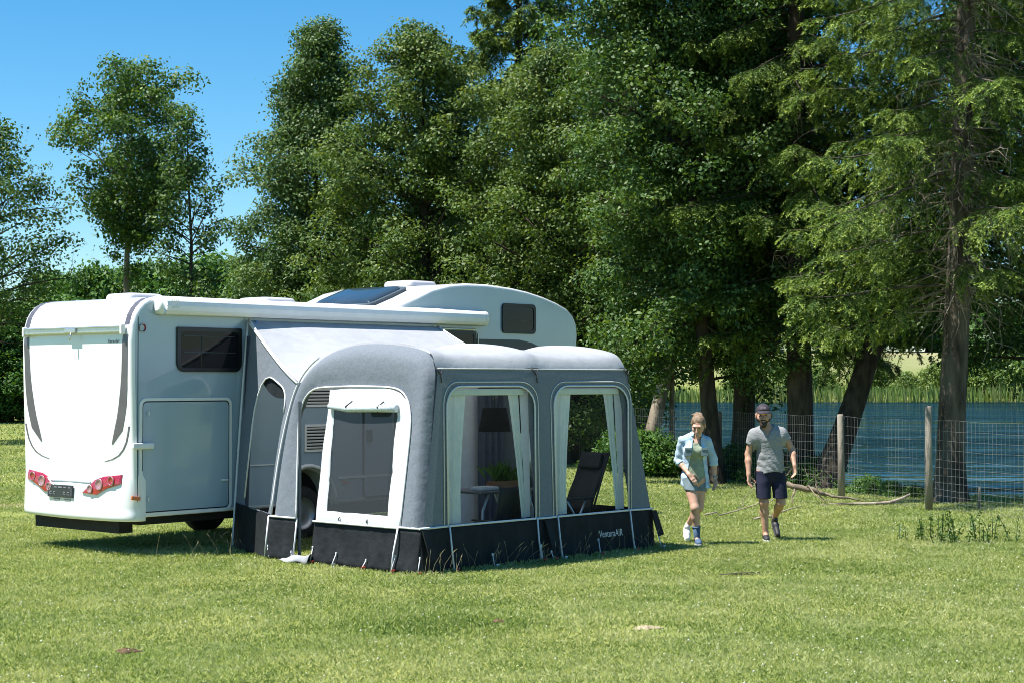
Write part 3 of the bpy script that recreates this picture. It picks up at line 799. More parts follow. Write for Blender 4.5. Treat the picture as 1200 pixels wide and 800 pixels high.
BODY = REAR + [(1.5, 3.105), (3.0, 3.105), (4.15, 3.11), (4.45, 3.14), (4.8, 3.26), (5.12, 3.385), (5.5, 3.465), (5.84, 3.495), (6.3, 3.5), (6.84, 3.47), (7.2, 3.43), (7.57, 3.365), (7.9, 3.285),
               (8.15, 3.2), (8.3, 3.1), (8.38, 2.98), (8.41, 2.8), (8.39, 2.6), (8.3, 2.45), (8.1, 2.36), (7.5, 2.26), (6.9, 2.18), (6.35, 2.1), (6.3, 1.9), (6.3, .46)] + arch
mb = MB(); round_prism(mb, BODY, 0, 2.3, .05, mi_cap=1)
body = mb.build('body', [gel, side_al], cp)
# driver's cab below the alcove
CAB = [(6.31, .42), (6.75, .42), (6.8, .62), (6.95, .82), (7.2, .92), (7.45, .82), (7.6, .62), (7.65, .42), (7.9, .42), (8.0, .7), (7.95, 1.08), (7.8, 1.28), (7.3, 2.14), (6.31, 2.08)]
mb = MB(); round_prism(mb, CAB, .13, 2.17, .08)
mb.build('cab', gel, cp)
mb = MB(); mb.prism([(6.75, 1.3), (7.75, 1.3), (7.3, 1.98), (6.75, 1.98)], lambda a, b, d: (a, d, b), .118, .128)
mb.build('cab_window', glass_dark, cp); mb = MB()
mb.prism([(6.75, 1.3), (7.75, 1.3), (7.3, 1.98), (6.75, 1.98)], lambda a, b, d: (a, d, b), 2.172, 2.182)
mb.build('cab_window', glass_dark, cp)
mb = MB(); mb.add([(7.815, .3, 1.285), (7.815, 2.0, 1.285), (7.39, 1.95, 2.09), (7.39, .35, 2.09), (7.77, .3, 1.26), (7.77, 2.0, 1.26), (7.345, 1.95, 2.06), (7.345, .35, 2.06)],
                 [(0, 1, 2, 3), (7, 6, 5, 4), (0, 4, 5, 1), (1, 5, 6, 2), (2, 6, 7, 3), (3, 7, 4, 0)])
mb.build('windscreen', glass_dark, cp)
mb = MB()
mb.box((1.25, 1.15, .415), (2.1, 2.0, .11)); mb.box((4.8, 1.15, .40), (3.0, 2.0, .24)); mb.box((2.76, 1.15, .66), (.96, 1.7, .42)); mb.box((7.2, 1.15, .6), (1.0, 1.5, .5)); mb.box((.12, 1.2, .335), (.2, 1.75, .15))
mb.tube([(2.76, .2, .36), (2.76, 2.1, .36)], .05, 8)
mb.build('underbody', underbody, cp)
ay = Matrix.Rotation(pi / 2, 3, 'X')
for x in (2.76, 7.2):
    for y in (.18, 2.12):
        mb = MB(); mb.lathe([(.21, -.1), (.30, -.105), (.345, -.08), (.36, -.04), (.36, .04), (.345, .08), (.30, .105), (.21, .1)], 28, ay, (x, y, .355))
        t = mb.build('wheel', tyre_m, cp)
        mb = MB(); s_ = -1 if y < 1 else 1
        mb.lathe([(.215, -.09), (.205, -.06), (.12, -.03), (.06, -.05), (0.001, -.055)], 24, Matrix.Rotation(pi / 2 * (1 if s_ < 0 else -1), 3, 'X') @ Matrix.Scale(-1, 3, Vector((0, 0, 1))), (x, y, .355))
        mb.build('rim', rim_m, t)
# wheel arch trim
mb = MB()
pts = [(2.76 + .50 * cos(a), -.012, .46 + .52 * sin(a)) for a in np.linspace(0.0, pi, 14)]
mb.tube(pts, .028, 6); mb.build('wheel_arch', plastic_w, cp)

XZ = lambda a, b, d: (a, d, b)                      # side wall features: x, z, depth y
# garage door: dark groove, white rim, panel
mb = MB()
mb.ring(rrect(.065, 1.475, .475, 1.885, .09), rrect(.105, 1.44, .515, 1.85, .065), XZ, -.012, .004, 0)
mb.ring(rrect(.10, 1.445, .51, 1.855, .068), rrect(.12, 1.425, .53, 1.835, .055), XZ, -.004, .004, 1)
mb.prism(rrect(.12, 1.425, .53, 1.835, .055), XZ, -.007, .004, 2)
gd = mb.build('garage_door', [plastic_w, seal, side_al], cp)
mb = MB(); mb.rbox((.10, -.035, 1.315), (.31, .045, .075), .02); mb.build('handle', plastic_w, gd)
for z in (.68, 1.7):
    mb = MB(); mb.lathe([(.0, -.02), (.028, -.02), (.034, -.008), (.036, 0)], 14, ay @ Matrix.Scale(-1, 3, Vector((0, 0, 1))) @ Matrix.Scale(-1, 3, Vector((0, 0, 1))), (.185, -.012, z)); mb.box((.185, -.032, z - .004), (.012, .012, .045))
    mb.build('lock', plastic_w, gd)
mb = MB(); mb.rbox((1.36, -.018, .86), (.10, .022, .022), .006); mb.build('clip', plastic_w, gd)

def hinged_window(x0, x1, z0, z1, bars=True, name='side_window'):
    r = (.11, .11, .02, .02) if bars else .07
    mb = MB(); mb.ring(rrect(x0, x1, z0, z1, r), rrect(x0 + .05, x1 - .05, z0 + .05, z1 - .05, .05), XZ, -.028, .004)
    wf = mb.build(name, seal, cp)
    mb = MB(); mb.prism(rrect(x0 + .045, x1 - .045, z0 + .045, z1 - .045, .05), XZ, -.02, .002)
    mb.build('pane', glass_dark, wf)
    mb = MB()
    w_ = x1 - x0; h_ = z1 - z0
    mb.tube([(x0 + .1, -.024, z0 + h_ * .44), (x1 - .1, -.024, z0 + h_ * .44)], .006, 5)
    if bars:
        mb.tube([(x0 + .1, -.024, z1 - h_ * .2), (x1 - .12, -.024, z1 - h_ * .2)], .005, 5)
        mb.tube([(x0 + w_ * .37, -.024, z1 - h_ * .2), (x0 + w_ * .37, -.024, z0 + .06)], .004, 5)
    mb.build('blind_rail', mat('blind_rail', (.10, .105, .11), (.08, .08, .085), 20, .5), wf)
hinged_window(.61, 1.62, 2.2, 2.745)
hinged_window(6.60, 7.36, 2.79, 3.235, False, 'alcove_window')
hinged_window(5.27, 6.02, 2.2, 2.81, False)
mb = MB(); mb.tube([(5.25, -.035, 2.2), (5.25, -.035, 2.77), (5.3, -.035, 2.83), (5.98, -.035, 2.83), (6.04, -.035, 2.77), (6.04, -.035, 2.2)], .014, 6)
mb.build('window_rail', alu, cp)
mb = MB(); mb.prism([(4.6, 2.69), (7.0, 2.70), (7.3, 2.66), (7.7, 2.53), (4.6, 2.5)], XZ, -.003, .004)
mb.build('side_stripe', dark_decal, cp); mb = MB()
mb.prism([(4.6, 2.47), (7.75, 2.5), (7.8, 2.46), (4.6, 2.44)], XZ, -.003, .004)
mb.build('side_stripe', dark_decal, cp)
# louvred fridge vents, lower orange reflector, seam rail, all seen through the awning tent
for z0 in (1.16, 1.75):
    mb = MB(); mb.ring(rrect(2.7, 3.2, z0, z0 + .36, .02), rrect(2.73, 3.17, z0 + .03, z0 + .33, .01), XZ, -.014, .004)
    for k in range(7): mb.box((2.95, -.008, z0 + .055 + .042 * k), (.45, .016, .018), 0, Matrix.Rotation(.5, 3, 'X'))
    v_ = mb.build('vent_grille', plastic_w, cp)
    mb = MB(); mb.prism(rrect(2.725, 3.175, z0 + .025, z0 + .335, .01), XZ, -.002, .003); mb.build('vent_backing', seal, v_)
mb = MB(); mb.rbox((3.42, -.012, .735), (.11, .02, .04), .008); mb.build('side_reflector', amber, cp)
mb = MB(); mb.box((4.75, -.008, .80), (2.9, .016, .03)); mb.build('seam_rail', plastic_w, cp); mb = MB(); mb.box((1.9, -.006, 1.02), (.55, .012, .015)); mb.build('seam_rail', plastic_w, cp)
# entrance door seen through the tent
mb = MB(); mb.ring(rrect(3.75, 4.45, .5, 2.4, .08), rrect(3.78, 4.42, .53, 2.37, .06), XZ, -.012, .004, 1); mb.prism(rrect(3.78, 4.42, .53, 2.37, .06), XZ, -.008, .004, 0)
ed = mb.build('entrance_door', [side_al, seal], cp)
mb = MB(); mb.rbox((3.86, -.025, 1.35), (.09, .035, .16), .012); mb.build('handle', seal, ed)
mb = MB(); mb.prism(rrect(3.9, 4.3, 1.6, 2.2, .06), XZ, -.016, -.004); mb.build('pane', glass_dark, ed)

mb = MB(); mb.box((.045, -.002, 1.75), (.006, .006, 2.2)); mb.build('corner_joint', seal, cp)
mb = MB(); mb.box((1.53, -.001, 1.6), (.005, .004, 2.2)); mb.build('panel_joint', mat('joint_grey', (.26, .30, .33)), cp)
# roll awning in its case
sec = [(0.0, 2.885), (-.06, 2.88), (-.115, 2.895), (-.145, 2.935), (-.155, 2.99), (-.145, 3.045), (-.115, 3.085), (-.06, 3.105), (.02, 3.112), (.02, 2.9)]
mb = MB(); round_sec = [[(x, y, z) for y, z in sec] for x in (.36, 2.0, 4.0, 6.1)]
mb.grid(round_sec, 0, False, True)
aw = mb.build('awning_case', plastic_w, cp)
for x0, x1 in ((.27, .36), (6.1, 6.19)):
    mb = MB(); rows = []
    for x, k in ((x0, .55), (x0 + .02, .92), (x1 if x0 < 1 else x0, 1.02), (x1, 1.02 if x0 < 1 else .6)):
        rows.append([(x, -.06 + (y + .06) * k, 2.995 + (z - 2.995) * k) for y, z in sec])
    if x0 > 1:
        rows = [[(x, -.06 + (y + .06) * k, 2.995 + (z - 2.995) * k) for y, z in sec] for x, k in ((6.1, 1.02), (6.15, 1.0), (6.175, .92), (6.19, .6))]
    mb.grid(rows, 0, True, True)
    b = len(mb.v) - len(sec) * 4
    e = b if x0 < 1 else b + 3 * len(sec)
    mb.f.append(tuple(e + i for i in range(len(sec)))); mb.m.append(0); mb.sm.append(False)
    mb.build('end_cap', plastic_w, aw)
mb = MB()
for k in range(4): mb.box((.43 + .03 * k, -.15, 3.01), (.006, .02, .10))
mb.build('case_lettering', alu, aw)
mb = MB(); mb.tube([(.36, -.1, 2.893), (6.1, -.1, 2.893)], .012, 6); mb.build('front_rail', alu, aw)

# rear wall features on the plane x = rear_x(z), y from 0 (near corner) to 2.3
YZ = lambda proud: (lambda a, b, d: (rear_x(b) - proud - d, a, b))
def rear_sheet(mb, left, right, zs, p0=.0015, p1=.0045, mi=0):
    """thin decal that follows the rear wall; left(z), right(z) give its edges"""
    V = []; F = []
    n = len(zs)
    for p in (p1, p0):
        for z in zs: V += [(rear_x(z) - p, left(z), z), (rear_x(z) - p, right(z), z)]
    for i in range(n - 1):
        F.append((2 * i, 2 * i + 1, 2 * i + 3, 2 * i + 2))
        F.append((2 * n + 2 * i, 2 * n + 2 * i + 2, 2 * n + 2 * i + 3, 2 * n + 2 * i + 1))
        F.append((2 * i, 2 * i + 2, 2 * n + 2 * i + 2, 2 * n + 2 * i)); F.append((2 * i + 1, 2 * n + 2 * i + 1, 2 * n + 2 * i + 3, 2 * i + 3))
    mb.add(V, F, mi)
zt = [1.33, 1.4, 1.5, 1.65, 1.8, 2.0, 2.2, 2.4, 2.55, 2.64]
inn = lambda z: float(np.interp(z, [1.33, 1.45, 1.7, 2.1, 2.64], [.42, .38, .285, .20, .165]))
out_ = lambda z: float(np.interp(z, [1.33, 1.5, 1.75, 2.0, 2.64], [.40, .20, .115, .085, .06]))
for m_ in (False, True):
    fl = (lambda y: 2.3 - y) if m_ else (lambda y: y)
    mb = MB()
    rear_sheet(mb, lambda z: fl(inn(z)), lambda z: fl(out_(z)), zt)
    rear_sheet(mb, lambda z: fl(.15), lambda z: fl(.06), [2.76, 2.82, 2.88, 2.96, 3.03, 3.075, 3.098])
    # thin swoosh line outside the wide stripe
    lz = [1.12, 1.15, 1.2, 1.27, 1.36, 1.47, 1.55]
    lo = lambda z: float(np.interp(z, lz, [.55, .40, .27, .18, .115, .075, .055]))
    rear_sheet(mb, lambda z: fl(lo(z) + .028), lambda z: fl(lo(z)), lz)
    mb.build('rear_stripe', trim_grey, cp)
mb = MB()
mb.rbox((-.085, 1.15, 2.70), (.05, 2.06, .085), .018); mb.rbox((-.10, 1.15, 2.735), (.05, 2.0, .02), .006)
rr = mb.build('rear_rail', alu, cp)
for y in (.125, 2.175):
    mb = MB(); mb.rbox((-.088, y, 2.70), (.066, .04, .12), .012); mb.build('end_cap', plastic_w, rr)
mb = MB(); mb.rbox((-.12, 1.14, 2.70), (.03, .22, .06), .01); mb.tube([(-.125, 1.12, 2.68), (-.14, 1.12, 2.58)], .012, 6); mb.build('latch', alu, rr)
# bulging rear bumper moulding
ys = [-.012, -.016, 0.0, .06, .16, .4, .8, 1.15, 1.5, 1.9, 2.14, 2.24, 2.30, 2.316, 2.312]
px_ = [.16, .10, .02, -.04, -.075, -.10, -.11, -.115, -.11, -.10, -.075, -.04, .02, .10, .16]
rows = []
for z, k, dz in ((.40, .62, 0), (.405, .9, 0), (.44, 1.0, 0), (.50, 1.02, 0), (.515, .94, 0), (.58, .96, 0), (.75, .9, 0), (.9, .78, 0), (.98, .62, 0), (1.02, .3, 0), (1.03, .0, 0)):
    row = []
    for y, x in zip(ys, px_):
        cx = .03; X = cx + (x - cx) * k if x < cx else x
        Yk = 1.15 + (y - 1.15) * (1 - (1 - min(k, 1)) * .02)
        lift = .055 * max(0, 1 - z / .6) * ((y - 1.15) / 1.15) ** 2
        row.append((X, Yk, z + lift + (.02 if z > .95 else 0) * abs(y - 1.15)))
    rows.append(row)
mb = MB(); mb.grid(rows, 0, True)
bp = mb.build('rear_bumper', gel, cp)
def bx(y, z, p=.0):
    k = float(np.interp(z, [.44, .5, .515, .58, .75, .9, .98, 1.02], [1, 1.02, .94, .96, .9, .78, .62, .3]))
    x = float(np.interp(y, ys[2:13], px_[2:13])); return .03 + (x - .03) * k - p
# rear lamp clusters
lampP = [(.17, .975), (.5, .945), (.66, .90), (.90, .73), (.62, .715), (.42, .80), (.17, .865)]
for m_ in (False, True):
    fl = (lambda y: 2.3 - y) if m_ else (lambda y: y)
    mb = MB()
    n = 14; P2 = []
    # resample so the lens follows the bumper
    for i in range(len(lampP)):
        a = lampP[i]; b = lampP[(i + 1) % len(lampP)]
        for k in range(4): P2.append((a[0] + (b[0] - a[0]) * k / 4, a[1] + (b[1] - a[1]) * k / 4))
    cy = sum(p[0] for p in P2) / len(P2); cz = sum(p[1] for p in P2) / len(P2)
    rows = []
    for k, p in ((1.0, -.01), (1.0, .012), (.93, .022), (.5, .026), (.02, .027)):
        rows.append([(bx(cy + (y - cy) * k, cz + (z - cz) * k, p), fl(cy + (y - cy) * k), cz + (z - cz) * k) for y, z in P2])
    mb.grid(rows, 0, False, True)
    lm = mb.build('rear_light', red_lens, cp)
    for yy, zz_, r_ in ((.72, .785, .045), (.55, .845, .062), (.33, .895, .05)):
        mb = MB(); mb.lathe([(r_ * 1.05, 0), (r_, .01), (r_ * .75, .014), (r_ * .7, .008), (.001, .016)], 18, Matrix.Rotation(-pi / 2, 3, 'Y'), (bx(yy, zz_, .024), fl(yy), zz_))
        mb.build('lamp', clear_lens if yy > .6 else [red_lens, clear_lens][yy > .4], lm)
        mb = MB(); mb.lathe([(r_ * 1.12, 0), (r_ * 1.12, .012), (r_ * .98, .014), (r_ * .98, .0)], 18, Matrix.Rotation(-pi / 2, 3, 'Y'), (bx(yy, zz_, .025), fl(yy), zz_))
        mb.build('lamp_rim', clear_lens, lm)
mb = MB(); mb.rbox((.0, -.028, .70), (.13, .03, .05), .014, 0, Matrix.Rotation(.12, 3, 'Y')); mb.build('indicator_lamp', amber, cp)
mb = MB(); mb.lathe([(0, -.03), (.035, -.026), (.045, -.01), (.047, 0)], 16, ay @ Matrix.Scale(1, 3), (.10, -.02, 2.72)); o = mb.build('marker_lamp', red_lens, cp)
mb = MB(); mb.lathe([(.047, -.015), (.06, -.012), (.062, .0)], 16, ay, (.10, -.006, 2.72)); mb.build('lamp_rim', plastic_w, o)
# number plate with its small white characters
mb = MB(); mb.rbox((bx(1.34, .74, .016), 1.34, .735), (.02, .53, .155), .006)
np_ = mb.build('number_plate', dark_decal, cp)
mb = MB(); X = bx(1.34, .74, .028)
for y0, y1, z0, z1 in ((1.57, 1.52, .775, .79), (1.46, 1.40, .776, .79), (1.37, 1.29, .774, .792), (1.26, 1.20, .776, .79), (1.16, 1.11, .776, .79)):
    mb.box((X, (y0 + y1) / 2, (z0 + z1) / 2), (.004, abs(y0 - y1), z1 - z0))
for yc in (1.53, 1.45, 1.24, 1.16):
    mb.box((X, yc, .725), (.004, .045, .012)); mb.box((X, yc + .02, .71), (.004, .01, .03)); mb.box((X, yc - .005, .695), (.004, .03, .009))
mb.box((X, 1.585, .73), (.004, .012, .09)); mb.box((X, 1.095, .73), (.004, .012, .09))
mb.build('plate_characters', text_m, np_)
mb = MB(); mb.box((bx(1.34, .64, .004), 1.43, .635), (.01, .12, .022)); mb.build('rear_badge', text_m, cp); mb = MB(); mb.box((bx(1.34, .64, .004), 1.2, .632), (.01, .13, .018)); mb.build('rear_badge', text_m, cp)
mb = MB()
mb.box((bx(1.2, .86, .0), 1.2, .862), (.012, .9, .012)); mb.build('bumper_groove', mat('groove_grey', (.45, .46, .47)), bp)
# small model lettering under the rear rail: short grey strokes
mb = MB(); xx = .45
for wd, hh in ((.02, .04), (.015, .028), (.018, .028), (.022, .028), (.018, .028), (.01, .04), (.018, .028), (.01, .036)):
    mb.box((rear_x(2.56) - .003, xx - wd / 2, 2.545 + hh / 2), (.004, wd * .7, hh)); xx -= wd + .012
mb.build('rear_lettering', text_m, cp)
# roof fittings
def dome(name, x0, x1, y0, y1, zb, h, m_, slope=0.0, frame=True):
    mb = MB(); xm = (x0 + x1) / 2
    sl = lambda x: zb + slope * (x - xm)
    rows = []
    for k, hh in ((1.0, 0), (1.0, h * .45), (.97, h * .7), (.9, h * .92), (.75, h), (.02, h * 1.02)):
        P = rrect(x0 + (x1 - x0) * (1 - k) / 2, x1 - (x1 - x0) * (1 - k) / 2, y0 + (y1 - y0) * (1 - k) / 2, y1 - (y1 - y0) * (1 - k) / 2, .08 * max(k, .1), 4)
        rows.append([(x, y, sl(x) + hh) for x, y in P])
    mb.grid(rows, 0, True, True)
    return mb.build(name, m_, cp)
hatch_m = mat('hatch_acrylic', (.50, .48, .50), (.56, .55, .56), 3, .25, coat=.4)
dome('roof_hatch', .55, 1.1, .85, 1.4, 3.105, .085, hatch_m)
dome('roof_hatch', 2.7, 3.3, .8, 1.4, 3.105, .11, hatch_m)
dome('roof_hatch', 5.75, 6.35, 1.05, 1.65, 3.495, .09, hatch_m)
sk = dome('rooflight', 4.42, 5.08, .55, 1.75, 3.245, .10, glass_blue, slope=.36)
mb = MB()
o_ = rrect(4.36, 5.14, .49, 1.81, .09, 4); i_ = rrect(4.46, 5.04, .59, 1.71, .06, 4)
mb.ring(o_, i_, lambda a, b, d: (a, b, 3.245 + .36 * (a - 4.75) + d), -.02, .05); mb.build('rooflight_frame', mat('rooflight_frame', (.05, .07, .085)), sk)
# ------------------------------------------------------------------ awning tent
fab_grey = mat('grey_tent_fabric', (.185, .21, .245), (.155, .18, .212), 40, .8, .5, 8, spec=.25, transl=.14)
fab_roof = mat('pale_roof_fabric', (.60, .62, .66), (.54, .56, .60), 5, .75, .35, 9, spec=.3, transl=.46)
fab_black = mat('black_skirt_fabric', (.009, .011, .013), (.015, .018, .021), 5, .7, .5, 14, spec=.2)
fab_white = mat('white_door_fabric', (.72, .73, .75), (.66, .67, .7), 14, .7, .15, 60, transl=.2)
fab_inner = mat('pale_inner_fabric', (.62, .64, .68), (.56, .58, .62), 8, .8, .2, 30, transl=.3)
fab_navy = mat('navy_curtain', (.04, .05, .085), (.055, .065, .10), 12, .8)
fab_mint = mat('mint_curtain', (.80, .85, .83), (.72, .79, .77), 10, .8, transl=.3)
foil = clear_mat('clear_foil', (.95, .97, .97), .05)
mesh_net = clear_mat('dark_mosquito_net', (.50, .54, .56), .42, .8)
web = mat('white_webbing', (.68, .69, .7), (.6, .6, .62), 30, .7)
black_web = mat('black_webbing', (.02, .02, .022), (.03, .03, .03), 20, .7)
red_peg = mat('red_peg', (.45, .06, .03), (.35, .05, .03), 20, .5)

tent = empty('awning_tent', (TENT_O[0], TENT_O[1], 0), radians(TENT_A),
             'grey inflatable awning tent with black skirt, pale roof and curtained clear windows', 'tent')
PROF = [(0, 0), (.015, .49), (.03, 1.1), (.06, 2.1), (.075, 2.2), (.105, 2.29), (.18, 2.385), (.32, 2.435), (.53, 2.472), (.8, 2.50), (1.08, 2.512), (1.35, 2.505), (1.57, 2.475),
        (1.82, 2.415), (2.02, 2.325), (2.18, 2.20), (2.29, 2.06), (2.38, 1.86), (2.47, 1.5), (2.53, 1.1), (2.575, .49), (2.59, 0)]
def dens(P, k=3):
    """smoothed, denser copy of a polyline (Catmull-Rom)"""
    out = []
    n = len(P)
    for i in range(n - 1):
        p0 = np.array(P[max(i - 1, 0)]); p1 = np.array(P[i]); p2 = np.array(P[i + 1]); p3 = np.array(P[min(i + 2, n - 1)])
        for j in range(k):
            t = j / k
            out.append(tuple(.5 * (2 * p1 + (p2 - p0) * t + (2 * p0 - 5 * p1 + 4 * p2 - p3) * t * t + (3 * p1 - p0 - 3 * p2 + p3) * t ** 3)))
    out.append(P[-1]); return out
PD = dens(PROF, 3)
xg = lambda z: .1166 * z                       # near gable leans in
xf = lambda z: 4.17 - .215 * z                 # far gable leans in more
xm = lambda z: 2.09 - .075 * z                 # middle air beam
def yfront(z): return float(np.interp(z, [p[1] for p in PROF[:8]], [p[0] for p in PROF[:8]]))
def bulge(x, z):
    return .035 * (math.exp(-((x - xg(z) - .12) / .13) ** 2) + math.exp(-((x - xm(z)) / .14) ** 2) + math.exp(-((x - xf(z) + .12) / .13) ** 2))

# roof: from the front edge over the top to the back
RP = [p for p in PD if (p[1] > 2.225) or (p[0] > 1.0 and p[1] > 2.0)]
cy0, cz0 = 1.25, 1.2
rows = []
for t in np.linspace(0, 1, 41):
    row = []
    for (y, z) in RP:
        a = xg(z) + .075; b = xf(z) - .06
        x = a + (b - a) * t
        bl = bulge(x, z) - .045 * (sin(pi * ((t * 2) % 1)) ** 1.0) * (.4 + .6 * sin(pi * min(max((y - .1) / 2.1, 0), 1)))
        n_ = Vector((y - cy0, (z - cz0) * .8)).normalized()
        row.append((x, y + n_.x * bl * .5, z + n_.y * bl))
    rows.append(row)
mb = MB(); mb.grid(rows); roof = mb.build('roof', fab_roof, tent)
sol = roof.modifiers.new('s', 'SOLIDIFY'); sol.thickness = .006
# grey panel ring round a window
def wall_ring(mb, quad, hole, mp, n=6, rad=5, mi=0):
    """quad: 4 outline corners bl, br, tr, tl; hole: rrect outline with n points per corner"""
    bl, br, tr, tl = [np.array(q, float) for q in quad]
    k = n + 1; I = []; O = []
    def edge(side, p):
        if side == 'l': t = (p[1] - bl[1]) / (tl[1] - bl[1]); return bl + (tl - bl) * t
        if side == 'r': t = (p[1] - br[1]) / (tr[1] - br[1]); return br + (tr - br) * t
        if side == 'b': t = (p[0] - bl[0]) / (br[0] - bl[0]); return bl + (br - bl) * t
        t = (p[0] - tl[0]) / (tr[0] - tl[0]); return tl + (tr - tl) * t
    cs = [(bl, 'l', 'b'), (br, 'b', 'r'), (tr, 'r', 't'), (tl, 't', 'l')]
    for c in range(4):
        cor, s0, s1 = cs[c]; P = hole[c * k:(c + 1) * k]
        for j in range(k):
            u = j / n
            if u < .5: o = edge(s0, P[0]) * (1 - 2 * u) + cor * 2 * u
            else: o = cor * (2 - 2 * u) + edge(s1, P[-1]) * (2 * u - 1)
            I.append(np.array(P[j])); O.append(o)
        nx_ = hole[((c + 1) % 4) * k]; ncor, ns0, ns1 = cs[(c + 1) % 4]
        a_i, a_o = I[-1], O[-1]; b_i = np.array(nx_); b_o = edge(ns0, nx_)
        for j in range(1, 10):
            I.append(a_i + (b_i - a_i) * j / 10); O.append(a_o + (b_o - a_o) * j / 10)
    rows = []
    for r in range(rad + 1):
        f = r / rad
        rows.append([mp(*(o + (i - o) * f)) for i, o in zip(I, O)])
    mb.grid(rows, mi, True, True)
    return I
def fmap(x, z, off=0.0): return (x, yfront(z) - bulge(x, z) - off, z)
wins = [(.47, 1.90), (2.27, 3.62)]
mb = MB()
W1 = rrect(.47, 1.90, .505, 2.03, (.02, .02, .24, .24), 6); W2 = rrect(2.27, 3.62, .505, 2.03, (.02, .02, .24, .24), 6)
zt_ = 2.228
wall_ring(mb, ((xg(.49) + .02, .49), (xm(.49), .49), (xm(zt_), zt_), (xg(zt_) + .08, zt_)), W1, fmap)
wall_ring(mb, ((xm(.49), .49), (xf(.49) - .02, .49), (xf(zt_) - .07, zt_), (xm(zt_), zt_)), W2, fmap)
fw = mb.build('front_wall', fab_grey, tent)
for m_ in (fw,):
    s_ = m_.modifiers.new('s', 'SOLIDIFY'); s_.thickness = .005
# far gable: outline to window hole
FG = [p for p in PD if p[1] > .49]
def arch_pts(y0, y1, zb, zt, r, N):
    P = [(y0, zb), (y0, zt - r)] + [(y0 + r - r * cos(a), zt - r + r * sin(a)) for a in np.linspace(.2, pi / 2, 6)] + \
        [(y1 - r + r * sin(a), zt - r + r * cos(a)) for a in np.linspace(0, pi / 2 - .2, 6)] + [(y1, zt - r), (y1, zb)]
    return resample(P, N)
def resample(P, N):
    P = np.array(P, float); d = np.concatenate([[0], np.cumsum(np.linalg.norm(np.diff(P, axis=0), axis=1))])
    t = np.linspace(0, d[-1], N); return [tuple(np.array([np.interp(k, d, P[:, i]) for i in range(P.shape[1])])) for k in t]
def strip(mb, A, B, mp, rows=6, mi=0):
    R_ = []
    for r in range(rows + 1):
        t = r / rows
        R_.append([mp(a[0] + (b[0] - a[0]) * t, a[1] + (b[1] - a[1]) * t, t) for a, b in zip(A, B)])
    mb.grid(R_, mi)
N = 50
A = resample([(yfront(.49), .49)] + FG[1:] , N); B = arch_pts(.35, 2.15, .5, 1.98, .25, N)
mb = MB(); strip(mb, A, B, lambda y, z, t: (xf(z) - .07 * (1 - t) ** 2 + .025 * sin(pi * t), y, z))
o = mb.build('far_gable', fab_grey, tent); s_ = o.modifiers.new('s', 'SOLIDIFY'); s_.thickness = .005
mb = MB(); mb.grid([[(xf(z), y, z) for y in np.linspace(.3, 2.2, 8)] for z in np.linspace(.49, 2.0, 8)])
fp = mb.build('far_window', foil, tent)
# near gable: sleeve round the arch opening, skirt feet left and right
ARCH = [(2.09, .49), (2.135, .9), (2.19, 1.45), (2.2, 1.65), (2.165, 1.82), (2.09, 1.93), (1.95, 2.0), (1.7, 2.02), (1.2, 2.03), (.7, 2.02), (.5, 1.98), (.38, 1.88), (.32, 1.74), (.295, 1.55), (.31, 1.0), (.33, .49)]
GP = list(reversed([p for p in PD if p[1] >= .489]))
A = resample(GP, 70); B = resample(dens(ARCH, 3), 70)
gm = lambda y, z, t: (xg(z) + .075 * max(0, 1 - t * 3.2) ** 2 - .03 * sin(pi * min(1, t * 1.05)), y, z)
mb = MB(); strip(mb, A, B, gm, 9)
gw = mb.build('gable_wall', fab_grey, tent); s_ = gw.modifiers.new('s', 'SOLIDIFY'); s_.thickness = .006
ARCHD = dens(ARCH, 3)
# white hanging door panel with the net window
gx = lambda y, z, o=0.0: (xg(z) - .012 - o, y, z)
panel = [(1.69, 1.985), (1.2, 2.015), (.7, 2.008), (.51, 1.97), (.39, 1.875), (.33, 1.74), (.305, 1.55), (.32, 1.0), (.335, .48), (1.735, .48), (1.74, .9), (1.715, 1.5)]
def radial(P, N):
    P = P + [P[0]]; return resample(P, N + 1)[:-1]
hole = [(1.59, 1.79), (1.1, 1.80), (.53, 1.81), (.533, 1.2), (.54, .6), (1.05, .6), (1.56, .605), (1.575, 1.2)]
# match corners: outer and inner loops start top-left and run the same way
seg_o = [[(1.69, 1.985), (1.2, 2.015), (.7, 2.008), (.51, 1.97), (.39, 1.875)], [(.39, 1.875), (.33, 1.74), (.305, 1.55), (.32, 1.0), (.335, .48)], [(.335, .48), (1.735, .48)], [(1.735, .48), (1.74, .9), (1.715, 1.5), (1.69, 1.985)]]
seg_i = [[(1.59, 1.79), (.53, 1.81)], [(.53, 1.81), (.54, .6)], [(.54, .6), (1.555, .605)], [(1.555, .605), (1.59, 1.79)]]
A = []; B = []
for so_, si_ in zip(seg_o, seg_i):
    A += resample(so_, 11)[:-1]; B += resample(si_, 11)[:-1]
rows = []
for r in range(5):
    t = r / 4; rows.append([gx(a[0] + (b[0] - a[0]) * t, a[1] + (b[1] - a[1]) * t, .006 * sin(9 * a[1] + 5 * a[0]) + .01 * sin(pi * t)) for a, b in zip(A, B)])
mb = MB(); mb.grid(rows, 0, True, True)
dp = mb.build('door_panel', fab_white, tent); s_ = dp.modifiers.new('s', 'SOLIDIFY'); s_.thickness = .006
mb = MB(); mb.grid([[gx(y, z, -.004) for y in np.linspace(.5, 1.61, 6)] for z in np.linspace(.57, 1.83, 6)])
mb.build('net_window', mesh_net, dp)
mb = MB()
mb.tube([gx(1.64, 1.80, .035), gx(1.3, 1.775, .04), gx(.9, 1.785, .04), gx(.50, 1.785, .035)], [.036, .045, .047, .042], 10)
